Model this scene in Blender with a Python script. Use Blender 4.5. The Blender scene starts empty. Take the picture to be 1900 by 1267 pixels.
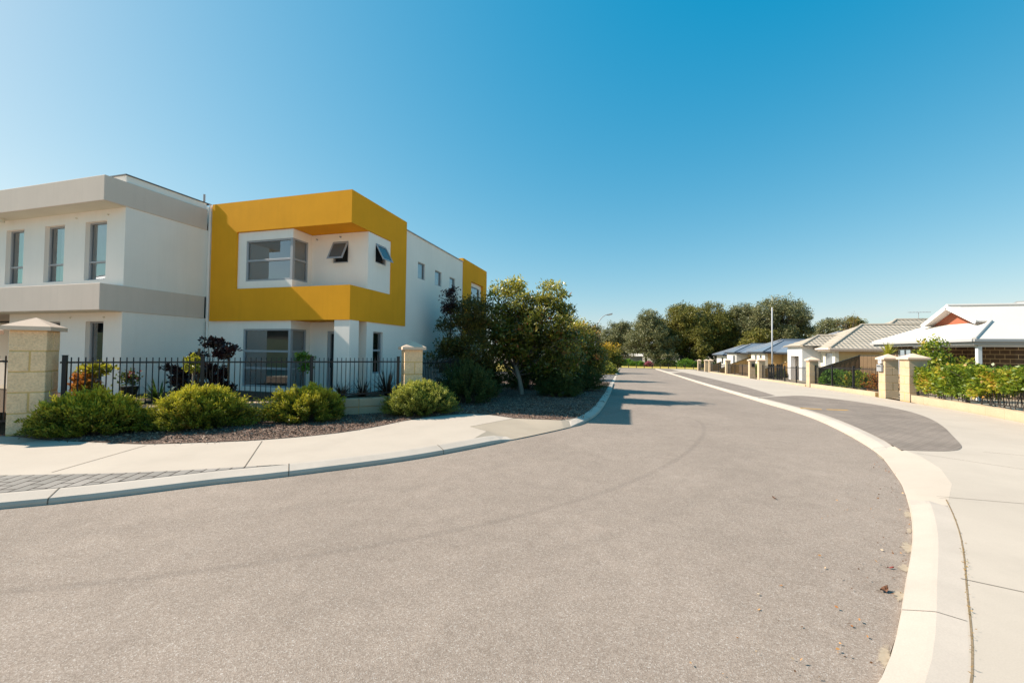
import bpy, bmesh, math, random
import numpy as np
from mathutils import Vector, Matrix
from mathutils.geometry import tessellate_polygon

sc = bpy.context.scene
COL = sc.collection
rng = np.random.default_rng(7)
random.seed(7)

# ------------------------------------------------------------------ camera
YAW, PIT, ROL, HCAM = 0.2685, 0.0238, 0.0120, 1.75
def cam_axes():
    fw = Vector((-math.sin(YAW)*math.cos(PIT), math.cos(YAW)*math.cos(PIT), math.sin(PIT)))
    rt = Vector((math.cos(YAW), math.sin(YAW), 0))
    up = rt.cross(fw)
    rt2 = rt*math.cos(ROL) + up*math.sin(ROL)
    return rt2, rt2.cross(fw), fw
cd = bpy.data.cameras.new('camera')
cam = bpy.data.objects.new('camera', cd); COL.objects.link(cam)
_r, _u, _f = cam_axes()
M = Matrix.Identity(4)
for i in range(3):
    M[i][0], M[i][1], M[i][2] = _r[i], _u[i], -_f[i]
M[2][3] = HCAM
cam.matrix_world = M
cd.sensor_width = 36.0; cd.lens = 747.13/1900*36
cd.clip_start = 0.05; cd.clip_end = 3000
sc.camera = cam

# ------------------------------------------------------------------ light
SUN_DIR = Vector((0.766, 0.0936, -0.636)).normalized()      # the way the light travels
EL = math.asin(-SUN_DIR.z); AZ = math.atan2(-SUN_DIR.x, -SUN_DIR.y)
ld = bpy.data.lights.new('sun', 'SUN'); ld.energy = 5.0; ld.angle = math.radians(0.5); ld.color = (1.0, 0.885, 0.765)
so = bpy.data.objects.new('sun', ld); COL.objects.link(so)
so.rotation_euler = SUN_DIR.to_track_quat('-Z', 'Y').to_euler()
w = bpy.data.worlds.new('World'); sc.world = w; w.use_nodes = True
nt = w.node_tree; nt.nodes.clear()
sky = nt.nodes.new('ShaderNodeTexSky'); sky.sky_type = 'NISHITA'; sky.sun_disc = False
sky.sun_elevation = EL; sky.sun_rotation = AZ; sky.altitude = 0; sky.air_density = 1.0; sky.dust_density = 0.6; sky.ozone_density = 1.6
sp_ = nt.nodes.new('ShaderNodeSeparateColor'); cb_ = nt.nodes.new('ShaderNodeCombineColor')     # tone of the sky: deep turquoise overhead, soft near the sun
nt.links.new(sky.outputs[0], sp_.inputs[0])
for i, (pw, ml) in ((1, (.685, 1.171)), (2, (.405, 1.926))):
    p_ = nt.nodes.new('ShaderNodeMath'); p_.operation = 'POWER'; p_.inputs[1].default_value = pw
    m_ = nt.nodes.new('ShaderNodeMath'); m_.operation = 'MULTIPLY'; m_.inputs[1].default_value = ml
    nt.links.new(sp_.outputs[i], p_.inputs[0]); nt.links.new(p_.outputs[0], m_.inputs[0]); nt.links.new(m_.outputs[0], cb_.inputs[i])
p_ = nt.nodes.new('ShaderNodeMath'); p_.operation = 'MULTIPLY_ADD'; p_.inputs[1].default_value = .83; p_.inputs[2].default_value = -.68
m_ = nt.nodes.new('ShaderNodeMath'); m_.operation = 'MAXIMUM'; m_.inputs[1].default_value = .03
m2_ = nt.nodes.new('ShaderNodeMath'); m2_.operation = 'MINIMUM'; m2_.inputs[1].default_value = 3.2
nt.links.new(sp_.outputs[0], p_.inputs[0]); nt.links.new(p_.outputs[0], m_.inputs[0]); nt.links.new(m_.outputs[0], m2_.inputs[0]); nt.links.new(m2_.outputs[0], cb_.inputs[0])
bg = nt.nodes.new('ShaderNodeBackground'); bg.inputs['Strength'].default_value = 0.115
wo = nt.nodes.new('ShaderNodeOutputWorld')
nt.links.new(cb_.outputs[0], bg.inputs[0]); nt.links.new(bg.outputs[0], wo.inputs[0])
sc.view_settings.view_transform = 'Standard'; sc.view_settings.look = 'None'
sc.view_settings.exposure = 0.85; sc.view_settings.gamma = 1.0
sc.cycles.max_bounces = 8; sc.cycles.transparent_max_bounces = 12

# ------------------------------------------------------------------ helpers
def T(y):                                                   # the road falls away gently from the camera
    if y < 9: return 0.0
    if y < 15: return -.02*(y-9)**2/12
    if y < 90: return -.02*(y-12)
    return -1.56

def tag(o, label=None, cat=None, group=None, kind=None):
    if label: o['label'] = label
    if cat: o['category'] = cat
    if group: o['group'] = group
    if kind: o['kind'] = kind
    return o

def origin(o):
    v = Vector((0, 0, 0))
    while o is not None:
        v += Vector(o.location); o = o.parent
    return v

def thing(name, label, cat, loc, rz=0.0, group=None):
    o = bpy.data.objects.new(name, None); COL.objects.link(o); o.empty_display_size = .2
    o.location = loc; o.rotation_euler = (0, 0, rz)
    return tag(o, label, cat, group)

class MB:
    """collects faces, then links them as one mesh; world=True means coordinates are world and get shifted to the parent"""
    def __init__(s): s.v = []; s.f = []; s.m = []
    def face(s, pts, m=0):
        b = len(s.v); s.v += [tuple(p) for p in pts]; s.f.append(tuple(range(b, b+len(pts)))); s.m.append(m); return s
    def box(s, a, b, m=0):
        x0, y0, z0 = [min(a[i], b[i]) for i in range(3)]; x1, y1, z1 = [max(a[i], b[i]) for i in range(3)]
        k = len(s.v)
        s.v += [(x0,y0,z0),(x1,y0,z0),(x1,y1,z0),(x0,y1,z0),(x0,y0,z1),(x1,y0,z1),(x1,y1,z1),(x0,y1,z1)]
        for q in ((3,2,1,0),(4,5,6,7),(0,1,5,4),(1,2,6,5),(2,3,7,6),(3,0,4,7)):
            s.f.append(tuple(k+i for i in q)); s.m.append(m)
        return s
    def obox(s, c, ax, h, m=0):                             # oriented box: centre, 3 axes, half sizes
        c = Vector(c); k = len(s.v); ax = [Vector(a) for a in ax]
        for sz in (-1, 1):
            for sx, sy in ((-1,-1),(1,-1),(1,1),(-1,1)):
                s.v.append(tuple(c + ax[0]*h[0]*sx + ax[1]*h[1]*sy + ax[2]*h[2]*sz))
        for q in ((3,2,1,0),(4,5,6,7),(0,1,5,4),(1,2,6,5),(2,3,7,6),(3,0,4,7)):
            s.f.append(tuple(k+i for i in q)); s.m.append(m)
        return s
    def bar(s, a, b, w, h, m=0, upv=(0,0,1)):               # bar between two points, square section
        a, b = Vector(a), Vector(b); d = (b-a); L = d.length; d.normalize()
        sd = d.cross(Vector(upv))
        if sd.length < 1e-4: sd = d.cross(Vector((0,1,0)))
        sd.normalize(); u2 = sd.cross(d)
        return s.obox((a+b)/2, (d, sd, u2), (L/2, w/2, h/2), m)
    def tube(s, pts, rad, n=8, m=0, cap=True):
        pts = [Vector(p) for p in pts]; rings = []
        for i, p in enumerate(pts):
            d = (pts[min(i+1, len(pts)-1)] - pts[max(i-1, 0)]).normalized()
            ref = Vector((0,0,1)) if abs(d.z) < .9 else Vector((1,0,0))
            a = d.cross(ref).normalized(); b = d.cross(a).normalized()
            r = rad[i] if hasattr(rad, '__len__') else rad
            k = len(s.v)
            for j in range(n):
                t = 2*math.pi*j/n; s.v.append(tuple(p + a*r*math.cos(t) + b*r*math.sin(t)))
            rings.append(k)
        for a, b in zip(rings, rings[1:]):
            for j in range(n):
                s.f.append((a+j, a+(j+1)%n, b+(j+1)%n, b+j)); s.m.append(m)
        if cap:
            s.f.append(tuple(rings[0]+j for j in range(n-1, -1, -1))); s.m.append(m)
            s.f.append(tuple(rings[-1]+j for j in range(n))); s.m.append(m)
        return s
    def slab(s, pts, t, m=0):                               # planar polygon extruded straight down by t
        pts = [Vector(p) for p in pts]; n = len(pts)
        nrm = Vector((0,0,0))
        for i in range(n): nrm += pts[i].cross(pts[(i+1)%n])
        if nrm.z < 0: pts.reverse()
        k = len(s.v); s.v += [tuple(p) for p in pts] + [(p.x, p.y, p.z-t) for p in pts]
        s.f.append(tuple(range(k, k+n))); s.m.append(m)
        s.f.append(tuple(range(k+2*n-1, k+n-1, -1))); s.m.append(m)
        for i in range(n):
            j = (i+1)%n; s.f.append((k+j, k+i, k+n+i, k+n+j)); s.m.append(m)
        return s
    def build(s, name, mats, parent=None, world=True, smooth=False, bevel=0.0, merge=False):
        me = bpy.data.meshes.new(name)
        off = origin(parent) if (parent is not None and world) else Vector((0,0,0))
        me.from_pydata([(p[0]-off.x, p[1]-off.y, p[2]-off.z) for p in s.v], [], s.f)
        if not isinstance(mats, (list, tuple)): mats = [mats]
        for q in mats: me.materials.append(q)
        me.polygons.foreach_set('material_index', s.m)
        if merge:
            bm = bmesh.new(); bm.from_mesh(me); bmesh.ops.remove_doubles(bm, verts=bm.verts, dist=1e-4)
            bmesh.ops.recalc_face_normals(bm, faces=bm.faces); bm.to_mesh(me); bm.free()
        if smooth: me.polygons.foreach_set('use_smooth', [True]*len(me.polygons))
        me.update()
        o = bpy.data.objects.new(name, me); COL.objects.link(o)
        if parent is not None: o.parent = parent
        if bevel > 0:
            bv = o.modifiers.new('bevel', 'BEVEL'); bv.width = bevel; bv.segments = 2; bv.limit_method = 'ANGLE'; bv.angle_limit = math.radians(40)
        return o

def copy_tree(o, parent=None):
    c = o.copy(); COL.objects.link(c)
    if parent is not None: c.parent = parent
    for ch in list(o.children): copy_tree(ch, c)
    return c

# ------------------------------------------------------------------ materials
def srgb(r, g, b):
    f = lambda c: (c/255/12.92 if c/255 <= .04045 else ((c/255+.055)/1.055)**2.4)
    return (f(r), f(g), f(b))

def N(t, kind, **kw):
    n = t.nodes.new(kind)
    for k, v in kw.items():
        if k in n.inputs.keys(): n.inputs[k].default_value = v
        else: setattr(n, k, v)
    return n

def base_mat(name):
    m = bpy.data.materials.new(name); m.use_nodes = True
    t = m.node_tree; b = t.nodes['Principled BSDF']
    return m, t, b

def coords(t, scale=(1,1,1), rot=(0,0,0), loc=(0,0,0)):
    tc = N(t, 'ShaderNodeTexCoord'); mp = N(t, 'ShaderNodeMapping')
    mp.inputs['Scale'].default_value = scale; mp.inputs['Rotation'].default_value = rot; mp.inputs['Location'].default_value = loc
    t.links.new(tc.outputs['Object'], mp.inputs['Vector']); return mp.outputs[0]

def mixc(t, fac, a, b, mode='MIX'):
    n = N(t, 'ShaderNodeMix'); n.data_type = 'RGBA'; n.blend_type = mode
    for sock, v in ((n.inputs[0], fac), (n.inputs[6], a), (n.inputs[7], b)):
        if hasattr(v, 'is_linked') or hasattr(v, 'node'): t.links.new(v, sock)
        elif isinstance(v, (int, float)): sock.default_value = v
        else: sock.default_value = (*v, 1) if len(v) == 3 else v
    return n.outputs[2]

def ramp(t, src, stops):
    r = N(t, 'ShaderNodeValToRGB'); e = r.color_ramp.elements
    while len(e) > 1: e.remove(e[-1])
    e[0].position = stops[0][0]; e[0].color = (*stops[0][1], 1) if len(stops[0][1]) == 3 else stops[0][1]
    for p, c in stops[1:]:
        q = e.new(p); q.color = (*c, 1) if len(c) == 3 else c
    t.links.new(src, r.inputs[0]); return r.outputs[0]

def g1(v): return (v, v, v)

def bump(t, b, src, strength=.3, dist=.01):
    bp = N(t, 'ShaderNodeBump'); bp.inputs['Strength'].default_value = strength; bp.inputs['Distance'].default_value = dist
    t.links.new(src, bp.inputs['Height']); t.links.new(bp.outputs[0], b.inputs['Normal'])

def surf(name, col, rough=.85, var=.12, scale=1.5, fine=60, bstr=.15, bdist=.004, stain=0.0, spec=.10, metal=0, streak=False):
    """painted / cast / rendered surface: broad uneven tone, fine grain, optional run-down stains"""
    m, t, b = base_mat(name)
    v = coords(t)
    n1 = N(t, 'ShaderNodeTexNoise', Scale=scale, Detail=5.0, Roughness=.6); t.links.new(v, n1.inputs['Vector'])
    n2 = N(t, 'ShaderNodeTexNoise', Scale=fine, Detail=3.0); t.links.new(v, n2.inputs['Vector'])
    lo = tuple(c*(1-var) for c in col); hi = tuple(min(1, c*(1+var*.6)) for c in col)
    c = ramp(t, n1.outputs[0], [(.3, lo), (.7, hi)])
    c = mixc(t, .25*var/.12, c, ramp(t, n2.outputs[0], [(.35, tuple(x*.7 for x in col)), (.65, hi)]))
    if stain > 0:
        vs = coords(t, scale=(6, 6, .35) if streak else (1, 1, 1))
        n3 = N(t, 'ShaderNodeTexNoise', Scale=1.3, Detail=6.0, Roughness=.65); t.links.new(vs, n3.inputs['Vector'])
        f = ramp(t, n3.outputs[0], [(.5, g1(0)), (.75, g1(stain))])
        c = mixc(t, f, c, tuple(x*.55 for x in col))
    t.links.new(c, b.inputs['Base Color'])
    b.inputs['Roughness'].default_value = rough; b.inputs['Specular IOR Level'].default_value = spec; b.inputs['Metallic'].default_value = metal
    bump(t, b, n2.outputs[0], bstr, bdist)
    return m

WHITE = surf('white_render', (.92, .84, .755), .9, .04, .8, 90, .14, .003, .08, streak=True)
CREAM   = surf('cream_render', (.70, .65, .54), .9, .06, .8, 90, .12, .003, .12, streak=True)
YELLOW = surf('yellow_render', (.84, .37, .021), .85, .07, 1.1, 90, .18, .003, .12, streak=True)
GREIGE = surf('greige_render', (.71, .59, .50), .9, .05, .9, 90, .14, .003, .10, streak=True)
ALU     = surf('grey_window_frame', (.36, .36, .37), .45, .04, 2, 40, .02, .001, spec=.5)
ROOFCAP = surf('dark_parapet_cap', (.16, .17, .18), .5, .08, 2, 40, .03)
BLACK   = surf('black_powdercoat', (.014, .014, .016), .45, .1, 4, 60, .03, spec=.4)
STEEL   = surf('galvanised_steel', (.32, .33, .34), .45, .1, 4, 60, .03, spec=.5)
WHITEP  = surf('white_paint', (.66, .66, .66), .5, .03, 2, 60, .03)
BLIND   = surf('grey_roller_blind', (.19, .185, .18), .9, .05, 3, 200, .05)
PALEBL = surf('pale_curtain', (.66, .66, .65), .9, .12, 3, 60, .05)
DARKIN  = surf('dark_interior', (.03, .035, .04), .9, .2, 3, 60, .02)  # near-black colour in place of the shade inside unlit rooms
CONC = surf('pale_concrete', (.475, .41, .34), .9, .08, .6, 120, .14, .003, .16)
KERBC = surf('kerb_concrete', (.465, .405, .345), .9, .10, 1.5, 120, .2, .004, .22)
RAMPC   = surf('ramp_concrete', (.40, .335, .26), .9, .09, 1.2, 120, .15, .004, .2)
JOINT = surf('dark_joint', (.19, .155, .12), 1, .3, 5, 60, .1)
LIME = surf('limestone_block', (.91, .62, .375), .95, .22, 4.5, 30, 1.0, .02, .32)
LIMEP = surf('limestone_smooth', (.52, .40, .27), .95, .14, 2.0, 50, .3, .006, .25)
MORTAR = surf('limestone_mortar', (.68, .44, .18), .95, .12, 4, 70, .3, .005)
CAPST = surf('limestone_cap', (.72, .535, .40), .9, .10, 2.5, 70, .2, .004, .2)
TIMBER  = surf('brown_panel_fence', (.17, .115, .068), .8, .14, 1.5, 40, .08)
TANTIM  = surf('tan_panel_fence', (.38, .23, .09), .8, .14, 1.5, 40, .08)
ROOFW = surf('white_metal_roof', (.585, .55, .505), .6, .03, .7, 40, .03, spec=.2)
ROOFD   = surf('blue_grey_metal_roof', (.155, .185, .225), .40, .08, .7, 40, .04, spec=.5)
TERRA = surf('terracotta_paint', (.34, .115, .068), .85, .06, 2, 60, .1)
ROOFT   = surf('beige_roof_tile', (.42, .36, .285), .9, .16, 3, 40, .2, .006, .25)
TAN     = surf('tan_brick_render', (.56, .40, .20), .9, .10, 2, 60, .2)
BARK    = surf('grey_brown_bark', (.13, .105, .085), .95, .35, 6, 40, .8, .02)
BARKP   = surf('pale_bark', (.30, .25, .20), .95, .25, 8, 40, .6, .01)
SAND    = surf('pale_sand', (.60, .49, .33), 1, .12, 6, 150, .3, .004)
SOIL    = surf('garden_soil', (.11, .08, .055), 1, .35, 4, 60, .7, .02)
GRASSD  = surf('dry_grass', (.42, .33, .085), 1, .25, 3, 60, .5, .03)
EARTH = surf('bare_ground', (.32, .27, .20), 1, .25, .4, 12, .4, .03)
YPAINT  = surf('yellow_line_paint', (.65, .36, .05), .8, .2, 8, 60, .1, stain=.5)
LIGHTP  = surf('pale_far_wall', (.62, .60, .56), .9, .06, .8, 60, .1)

def asphalt():
    m, t, b = base_mat('weathered_asphalt'); v = coords(t)
    vo = N(t, 'ShaderNodeTexVoronoi', Scale=150.0); t.links.new(v, vo.inputs['Vector'])
    n0 = N(t, 'ShaderNodeTexNoise', Scale=190.0, Detail=2.0); t.links.new(v, n0.inputs['Vector'])
    n1 = N(t, 'ShaderNodeTexNoise', Scale=.45, Detail=7.0, Roughness=.62); t.links.new(v, n1.inputs['Vector'])
    n2 = N(t, 'ShaderNodeTexNoise', Scale=4.5, Detail=5.0); t.links.new(v, n2.inputs['Vector'])
    n3 = N(t, 'ShaderNodeTexNoise', Scale=24.0, Detail=3.0); t.links.new(v, n3.inputs['Vector'])
    sep = N(t, 'ShaderNodeSeparateColor'); t.links.new(vo.outputs['Color'], sep.inputs[0])
    stone = ramp(t, sep.outputs[0], [(0, (.225, .178, .142)), (.45, (.302, .246, .202)), (.88, (.36, .30, .252)), (.97, (.43, .38, .33)), (1, (.48, .43, .39))])
    c = mixc(t, ramp(t, n0.outputs[0], [(.36, g1(.45)), (.6, g1(0))]), stone, (.19, .148, .116))
    c = mixc(t, .55, c, ramp(t, n1.outputs[0], [(.28, g1(.74)), (.72, g1(1.14))]), 'MULTIPLY')
    c = mixc(t, .5, c, ramp(t, n2.outputs[0], [(.3, g1(.86)), (.7, g1(1.1))]), 'MULTIPLY')
    c = mixc(t, .5, c, ramp(t, n3.outputs[0], [(.3, g1(.86)), (.7, g1(1.1))]), 'MULTIPLY')
    t.links.new(c, b.inputs['Base Color']); b.inputs['Roughness'].default_value = .9; b.inputs['Specular IOR Level'].default_value = .12
    bump(t, b, vo.outputs['Distance'], .4, .004)
    return m
ASPH = asphalt()

def pavers(name, c1, c2, mortar, bw, bh, rot, gap=.006, bias=0.0):
    m, t, b = base_mat(name); v = coords(t, rot=(0, 0, rot))
    br = N(t, 'ShaderNodeTexBrick', Scale=1.0); t.links.new(v, br.inputs['Vector'])
    br.inputs['Color1'].default_value = (*c1, 1); br.inputs['Color2'].default_value = (*c2, 1); br.inputs['Mortar'].default_value = (*mortar, 1)
    br.inputs['Mortar Size'].default_value = gap; br.inputs['Mortar Smooth'].default_value = .15; br.inputs['Bias'].default_value = bias
    br.inputs['Brick Width'].default_value = bw; br.inputs['Row Height'].default_value = bh
    n1 = N(t, 'ShaderNodeTexNoise', Scale=1.2, Detail=6.0); t.links.new(v, n1.inputs['Vector'])
    n2 = N(t, 'ShaderNodeTexNoise', Scale=90.0, Detail=3.0); t.links.new(v, n2.inputs['Vector'])
    c = mixc(t, .5, br.outputs['Color'], ramp(t, n1.outputs[0], [(.3, g1(.72)), (.7, g1(1.2))]), 'MULTIPLY')
    c = mixc(t, .35, c, ramp(t, n2.outputs[0], [(.3, g1(.6)), (.7, g1(1.35))]), 'MULTIPLY')
    t.links.new(c, b.inputs['Base Color']); b.inputs['Roughness'].default_value = .9; b.inputs['Specular IOR Level'].default_value = .12
    inv = N(t, 'ShaderNodeMath', operation='SUBTRACT'); inv.inputs[0].default_value = 1; t.links.new(br.outputs['Fac'], inv.inputs[1])
    bump(t, b, inv.outputs[0], .5, .006)
    return m
PAVL = pavers('grey_clay_pavers', (.31, .28, .25), (.25, .23, .205), (.055, .045, .036), .30, .15, math.radians(64), .010)
PAVR = pavers('charcoal_pavers', (.268, .222, .186), (.238, .198, .168), (.180, .146, .118), .23, .115, math.radians(86), .010)
DRIV = pavers('driveway_pavers', (.22, .20, .19), (.18, .165, .155), (.08, .07, .06), .23, .115, 0, .006)

def brickwall(name, c1, c2, mortar, bw, bh, axis):
    m, t, b = base_mat(name)
    v = coords(t, rot=(math.radians(90), 0, 0) if axis == 'y' else (math.radians(90), 0, math.radians(90)))
    tc = N(t, 'ShaderNodeTexCoord'); sp = N(t, 'ShaderNodeSeparateXYZ'); cb = N(t, 'ShaderNodeCombineXYZ')
    t.links.new(tc.outputs['Object'], sp.inputs[0])
    t.links.new(sp.outputs[0 if axis == 'y' else 1], cb.inputs[0]); t.links.new(sp.outputs[2], cb.inputs[1])
    br = N(t, 'ShaderNodeTexBrick', Scale=1.0); t.links.new(cb.outputs[0], br.inputs['Vector'])
    br.inputs['Color1'].default_value = (*c1, 1); br.inputs['Color2'].default_value = (*c2, 1); br.inputs['Mortar'].default_value = (*mortar, 1)
    br.inputs['Mortar Size'].default_value = .012; br.inputs['Brick Width'].default_value = bw; br.inputs['Row Height'].default_value = bh
    n2 = N(t, 'ShaderNodeTexNoise', Scale=25.0, Detail=4.0); t.links.new(cb.outputs[0], n2.inputs['Vector'])
    c = mixc(t, .5, br.outputs['Color'], ramp(t, n2.outputs[0], [(.3, g1(.65)), (.7, g1(1.3))]), 'MULTIPLY')
    t.links.new(c, b.inputs['Base Color']); b.inputs['Roughness'].default_value = .9
    bump(t, b, n2.outputs[0], .3, .004)
    return m
BRKY = brickwall('brown_block_wall', (.125, .080, .050), (.092, .060, .040), (.56, .41, .23), .50, .20, 'y')
BRKX = brickwall('brown_block_wall_front', (.125, .080, .050), (.092, .060, .040), (.56, .41, .23), .50, .20, 'x')

def mulchmat():
    m, t, b = base_mat('bark_mulch'); v = coords(t)
    vo = N(t, 'ShaderNodeTexVoronoi', Scale=38.0); t.links.new(v, vo.inputs['Vector'])
    sep = N(t, 'ShaderNodeSeparateColor'); t.links.new(vo.outputs['Color'], sep.inputs[0])
    c = ramp(t, sep.outputs[0], [(0, (.060, .035, .025)), (.5, (.155, .095, .068)), (.85, (.26, .17, .125)), (1, (.44, .32, .24))])
    n1 = N(t, 'ShaderNodeTexNoise', Scale=2.0, Detail=5.0); t.links.new(v, n1.inputs['Vector'])
    c = mixc(t, .6, c, ramp(t, n1.outputs[0], [(.3, g1(.6)), (.7, g1(1.2))]), 'MULTIPLY')
    t.links.new(c, b.inputs['Base Color']); b.inputs['Roughness'].default_value = 1
    bump(t, b, vo.outputs['Distance'], 1.0, .03)
    return m
MULCH = mulchmat()

def attr_mat(name, stops, rough=.6, transl=0.0, spec=.3, tipcol=None, tipfac=.7):
    """small pieces (leaves, chips) coloured from a random value stored on each piece"""
    m, t, b = base_mat(name)
    a = N(t, 'ShaderNodeAttribute'); a.attribute_name = 'rnd'
    c = ramp(t, a.outputs['Fac'], stops)
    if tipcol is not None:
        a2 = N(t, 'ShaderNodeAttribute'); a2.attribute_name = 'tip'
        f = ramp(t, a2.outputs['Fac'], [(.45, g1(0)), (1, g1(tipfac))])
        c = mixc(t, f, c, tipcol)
    t.links.new(c, b.inputs['Base Color']); b.inputs['Roughness'].default_value = rough; b.inputs['Specular IOR Level'].default_value = spec
    if transl > 0:
        tr = N(t, 'ShaderNodeBsdfTranslucent'); t.links.new(c, tr.inputs['Color'])
        mx = N(t, 'ShaderNodeMixShader'); mx.inputs[0].default_value = transl
        out = [n for n in t.nodes if n.type == 'OUTPUT_MATERIAL'][0]
        t.links.new(b.outputs[0], mx.inputs[1]); t.links.new(tr.outputs[0], mx.inputs[2]); t.links.new(mx.outputs[0], out.inputs[0])
    return m

def glassmat(name, tint, refl=1.0):
    m, t, b = base_mat(name); t.nodes.remove(b)
    tr = N(t, 'ShaderNodeBsdfTransparent'); tr.inputs[0].default_value = (*tint, 1)
    gl = N(t, 'ShaderNodeBsdfGlossy'); gl.inputs['Roughness'].default_value = .01; gl.inputs['Color'].default_value = (.9, .95, 1, 1)
    fr = N(t, 'ShaderNodeFresnel'); fr.inputs[0].default_value = 1.9
    mu = N(t, 'ShaderNodeMath', operation='MULTIPLY_ADD'); mu.inputs[1].default_value = refl; mu.inputs[2].default_value = .13; mu.use_clamp = True
    t.links.new(fr.outputs[0], mu.inputs[0])
    mx = N(t, 'ShaderNodeMixShader'); t.links.new(mu.outputs[0], mx.inputs[0]); t.links.new(tr.outputs[0], mx.inputs[1]); t.links.new(gl.outputs[0], mx.inputs[2])
    out = [n for n in t.nodes if n.type == 'OUTPUT_MATERIAL'][0]; t.links.new(mx.outputs[0], out.inputs[0])
    return m
GLASS = glassmat('window_glass', (.75, .80, .80), 1.2)
LENS = surf('lamp_lens', (.85, .80, .72), .25, .02, 2, 40, .01, spec=.6)

# ------------------------------------------------------------------ ground
def sheet(name, poly, off, mat, parent=None, kind='structure', offs=None, cuts=True):
    """flat polygon laid on the falling terrain"""
    bm = bmesh.new()
    vs = [bm.verts.new((p[0], p[1], 0)) for p in poly]
    tris = tessellate_polygon([[Vector((p[0], p[1], 0)) for p in poly]])
    for a, b, c in tris:
        try: bm.faces.new((vs[a], vs[b], vs[c]))
        except ValueError: pass
    if cuts:
        for y in [9, 9.75, 10.5, 11.25, 12, 12.75, 13.5, 14.25, 15, 90]:
            geom = bm.verts[:] + bm.edges[:] + bm.faces[:]
            bmesh.ops.bisect_plane(bm, geom=geom, plane_co=(0, y, 0), plane_no=(0, 1, 0), dist=1e-4)
    bmesh.ops.recalc_face_normals(bm, faces=bm.faces)
    for v in bm.verts: v.co.z = T(v.co.y) + off
    bm.normal_update()
    for f in bm.faces:
        if f.normal.z < 0: f.normal_flip()
    me = bpy.data.meshes.new(name); bm.to_mesh(me); bm.free(); me.materials.append(mat)
    o = bpy.data.objects.new(name, me); COL.objects.link(o)
    if parent is not None: o.parent = parent
    elif kind: o['kind'] = kind
    return o

def spline(pts, step=.25):
    """Catmull-Rom through 2-D points"""
    P = [np.array(p, float) for p in pts]; P = [2*P[0]-P[1]] + P + [2*P[-1]-P[-2]]; out = []
    for i in range(1, len(P)-2):
        a, b, c, d = P[i-1:i+3]; L = np.linalg.norm(c-b); n = max(2, min(40, int(L/step)))
        for k in range(n):
            t = k/n; out.append(.5*((2*b)+(-a+c)*t+(2*a-5*b+4*c-d)*t*t+(-a+3*b-3*c+d)*t**3))
    out.append(P[-2]); return np.array(out)

def offset(line, d):                                        # to the left of the travel direction for d > 0
    tg = np.gradient(line, axis=0); tg /= np.linalg.norm(tg, axis=1)[:, None]
    return line + np.stack([-tg[:, 1], tg[:, 0]], 1)*d

LK = spline([(-12, -.3), (-9, 1.0), (-7.4, 2.02), (-6.40, 2.74), (-5.83, 3.20), (-5.06, 3.98), (-4.41, 4.56), (-3.20, 5.88), (-2.12, 7.60), (-1.55, 8.60), (-1.14, 9.40), (-.92, 10.0), (-.72, 11.2), (-.62, 12.6), (-.56, 15.25), (-.52, 19.7), (-.54, 25.3), (-.55, 37.7), (-.5, 56), (-.48, 81.5)])
RK = spline([(-2.2, -1.2), (-.6, .75), (.45, 1.72), (1.33, 2.64), (2.12, 3.86), (2.80, 4.99), (3.42, 6.20), (3.88, 7.27), (4.47, 9.0), (4.98, 11.8), (5.2, 14.5), (5.17, 18.3), (5.25, 30.6), (5.5, 45), (5.8, 65), (6.0, 81.5)])

def hL(y):                                                  # how high the left kerb stands
    if y < 7.35: return 1.0
    if y < 7.75: return 1-(y-7.35)/.4*.9
    if y < 9.25: return .1
    if y < 9.75: return .1+(y-9.25)/.5*.9
    if y < 26.5: return 1.0
    if y < 27.5: return 1-(y-26.5)*.85
    if y < 43: return .15
    if y < 44: return .15+(y-43)*.85
    return 1.0
def hR(y):
    if y < 5.7: return 1.0
    if y < 6.3: return 1-(y-5.7)/.6*.85
    if y < 8.3: return .15
    if y < 9.3: return .15+(y-8.3)*.85
    if y < 17.5: return 1.0
    
    return 1.0

def kerb(name, line, side, prof, hf, mat, joints, width=lambda y: 1.0, jw=.006):
    mb = MB(); n = len(prof); rows = []
    offs = [offset(line, side*p[0]) for p in prof]
    tg = np.gradient(line, axis=0); tg /= np.linalg.norm(tg, axis=1)[:, None]
    for i in range(len(line)):
        y = line[i][1]; h = hf(y); nrm = np.array([-tg[i][1], tg[i][0]])*side
        k = len(mb.v)
        for (o_, z_) in prof:
            q = line[i] + nrm*o_*width(y); mb.v.append((q[0], q[1], T(q[1]) + (z_*h if z_ > 0 else z_)))
        rows.append(k)
    for a, b in zip(rows, rows[1:]):
        for j in range(n-1):
            mb.f.append((a+j, b+j, b+j+1, a+j+1) if side < 0 else (a+j, a+j+1, b+j+1, b+j)); mb.m.append(0)
    o = mb.build(name, mat, smooth=False); o['kind'] = 'structure'
    jb = MB(); d = 0.0; nxt = joints[0]; gi = 0               # saw-cut joints across the kerb
    for i in range(1, len(line)):
        d += np.linalg.norm(line[i]-line[i-1])
        if d > nxt and line[i][1] < 40:
            nrm = np.array([-tg[i][1], tg[i][0]])*side; tt = tg[i]; y = line[i][1]; h = hf(y)
            for (o0, z0), (o1, z1) in zip(prof[:-1], prof[1:]):
                if z0 < 0 or z1 < 0: continue
                p = [line[i]+nrm*(o0*width(y)-.002)+tt*jw, line[i]+nrm*(o0*width(y)-.002)-tt*jw, line[i]+nrm*(o1*width(y))-tt*jw, line[i]+nrm*(o1*width(y))+tt*jw]
                jb.face([(p[0][0], p[0][1], T(y)+z0*h+.003), (p[1][0], p[1][1], T(y)+z0*h+.003), (p[2][0], p[2][1], T(y)+z1*h+.003), (p[3][0], p[3][1], T(y)+z1*h+.003)])
            nxt += joints[1]
    jb.build('joint', JOINT, o)
    return o

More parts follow.
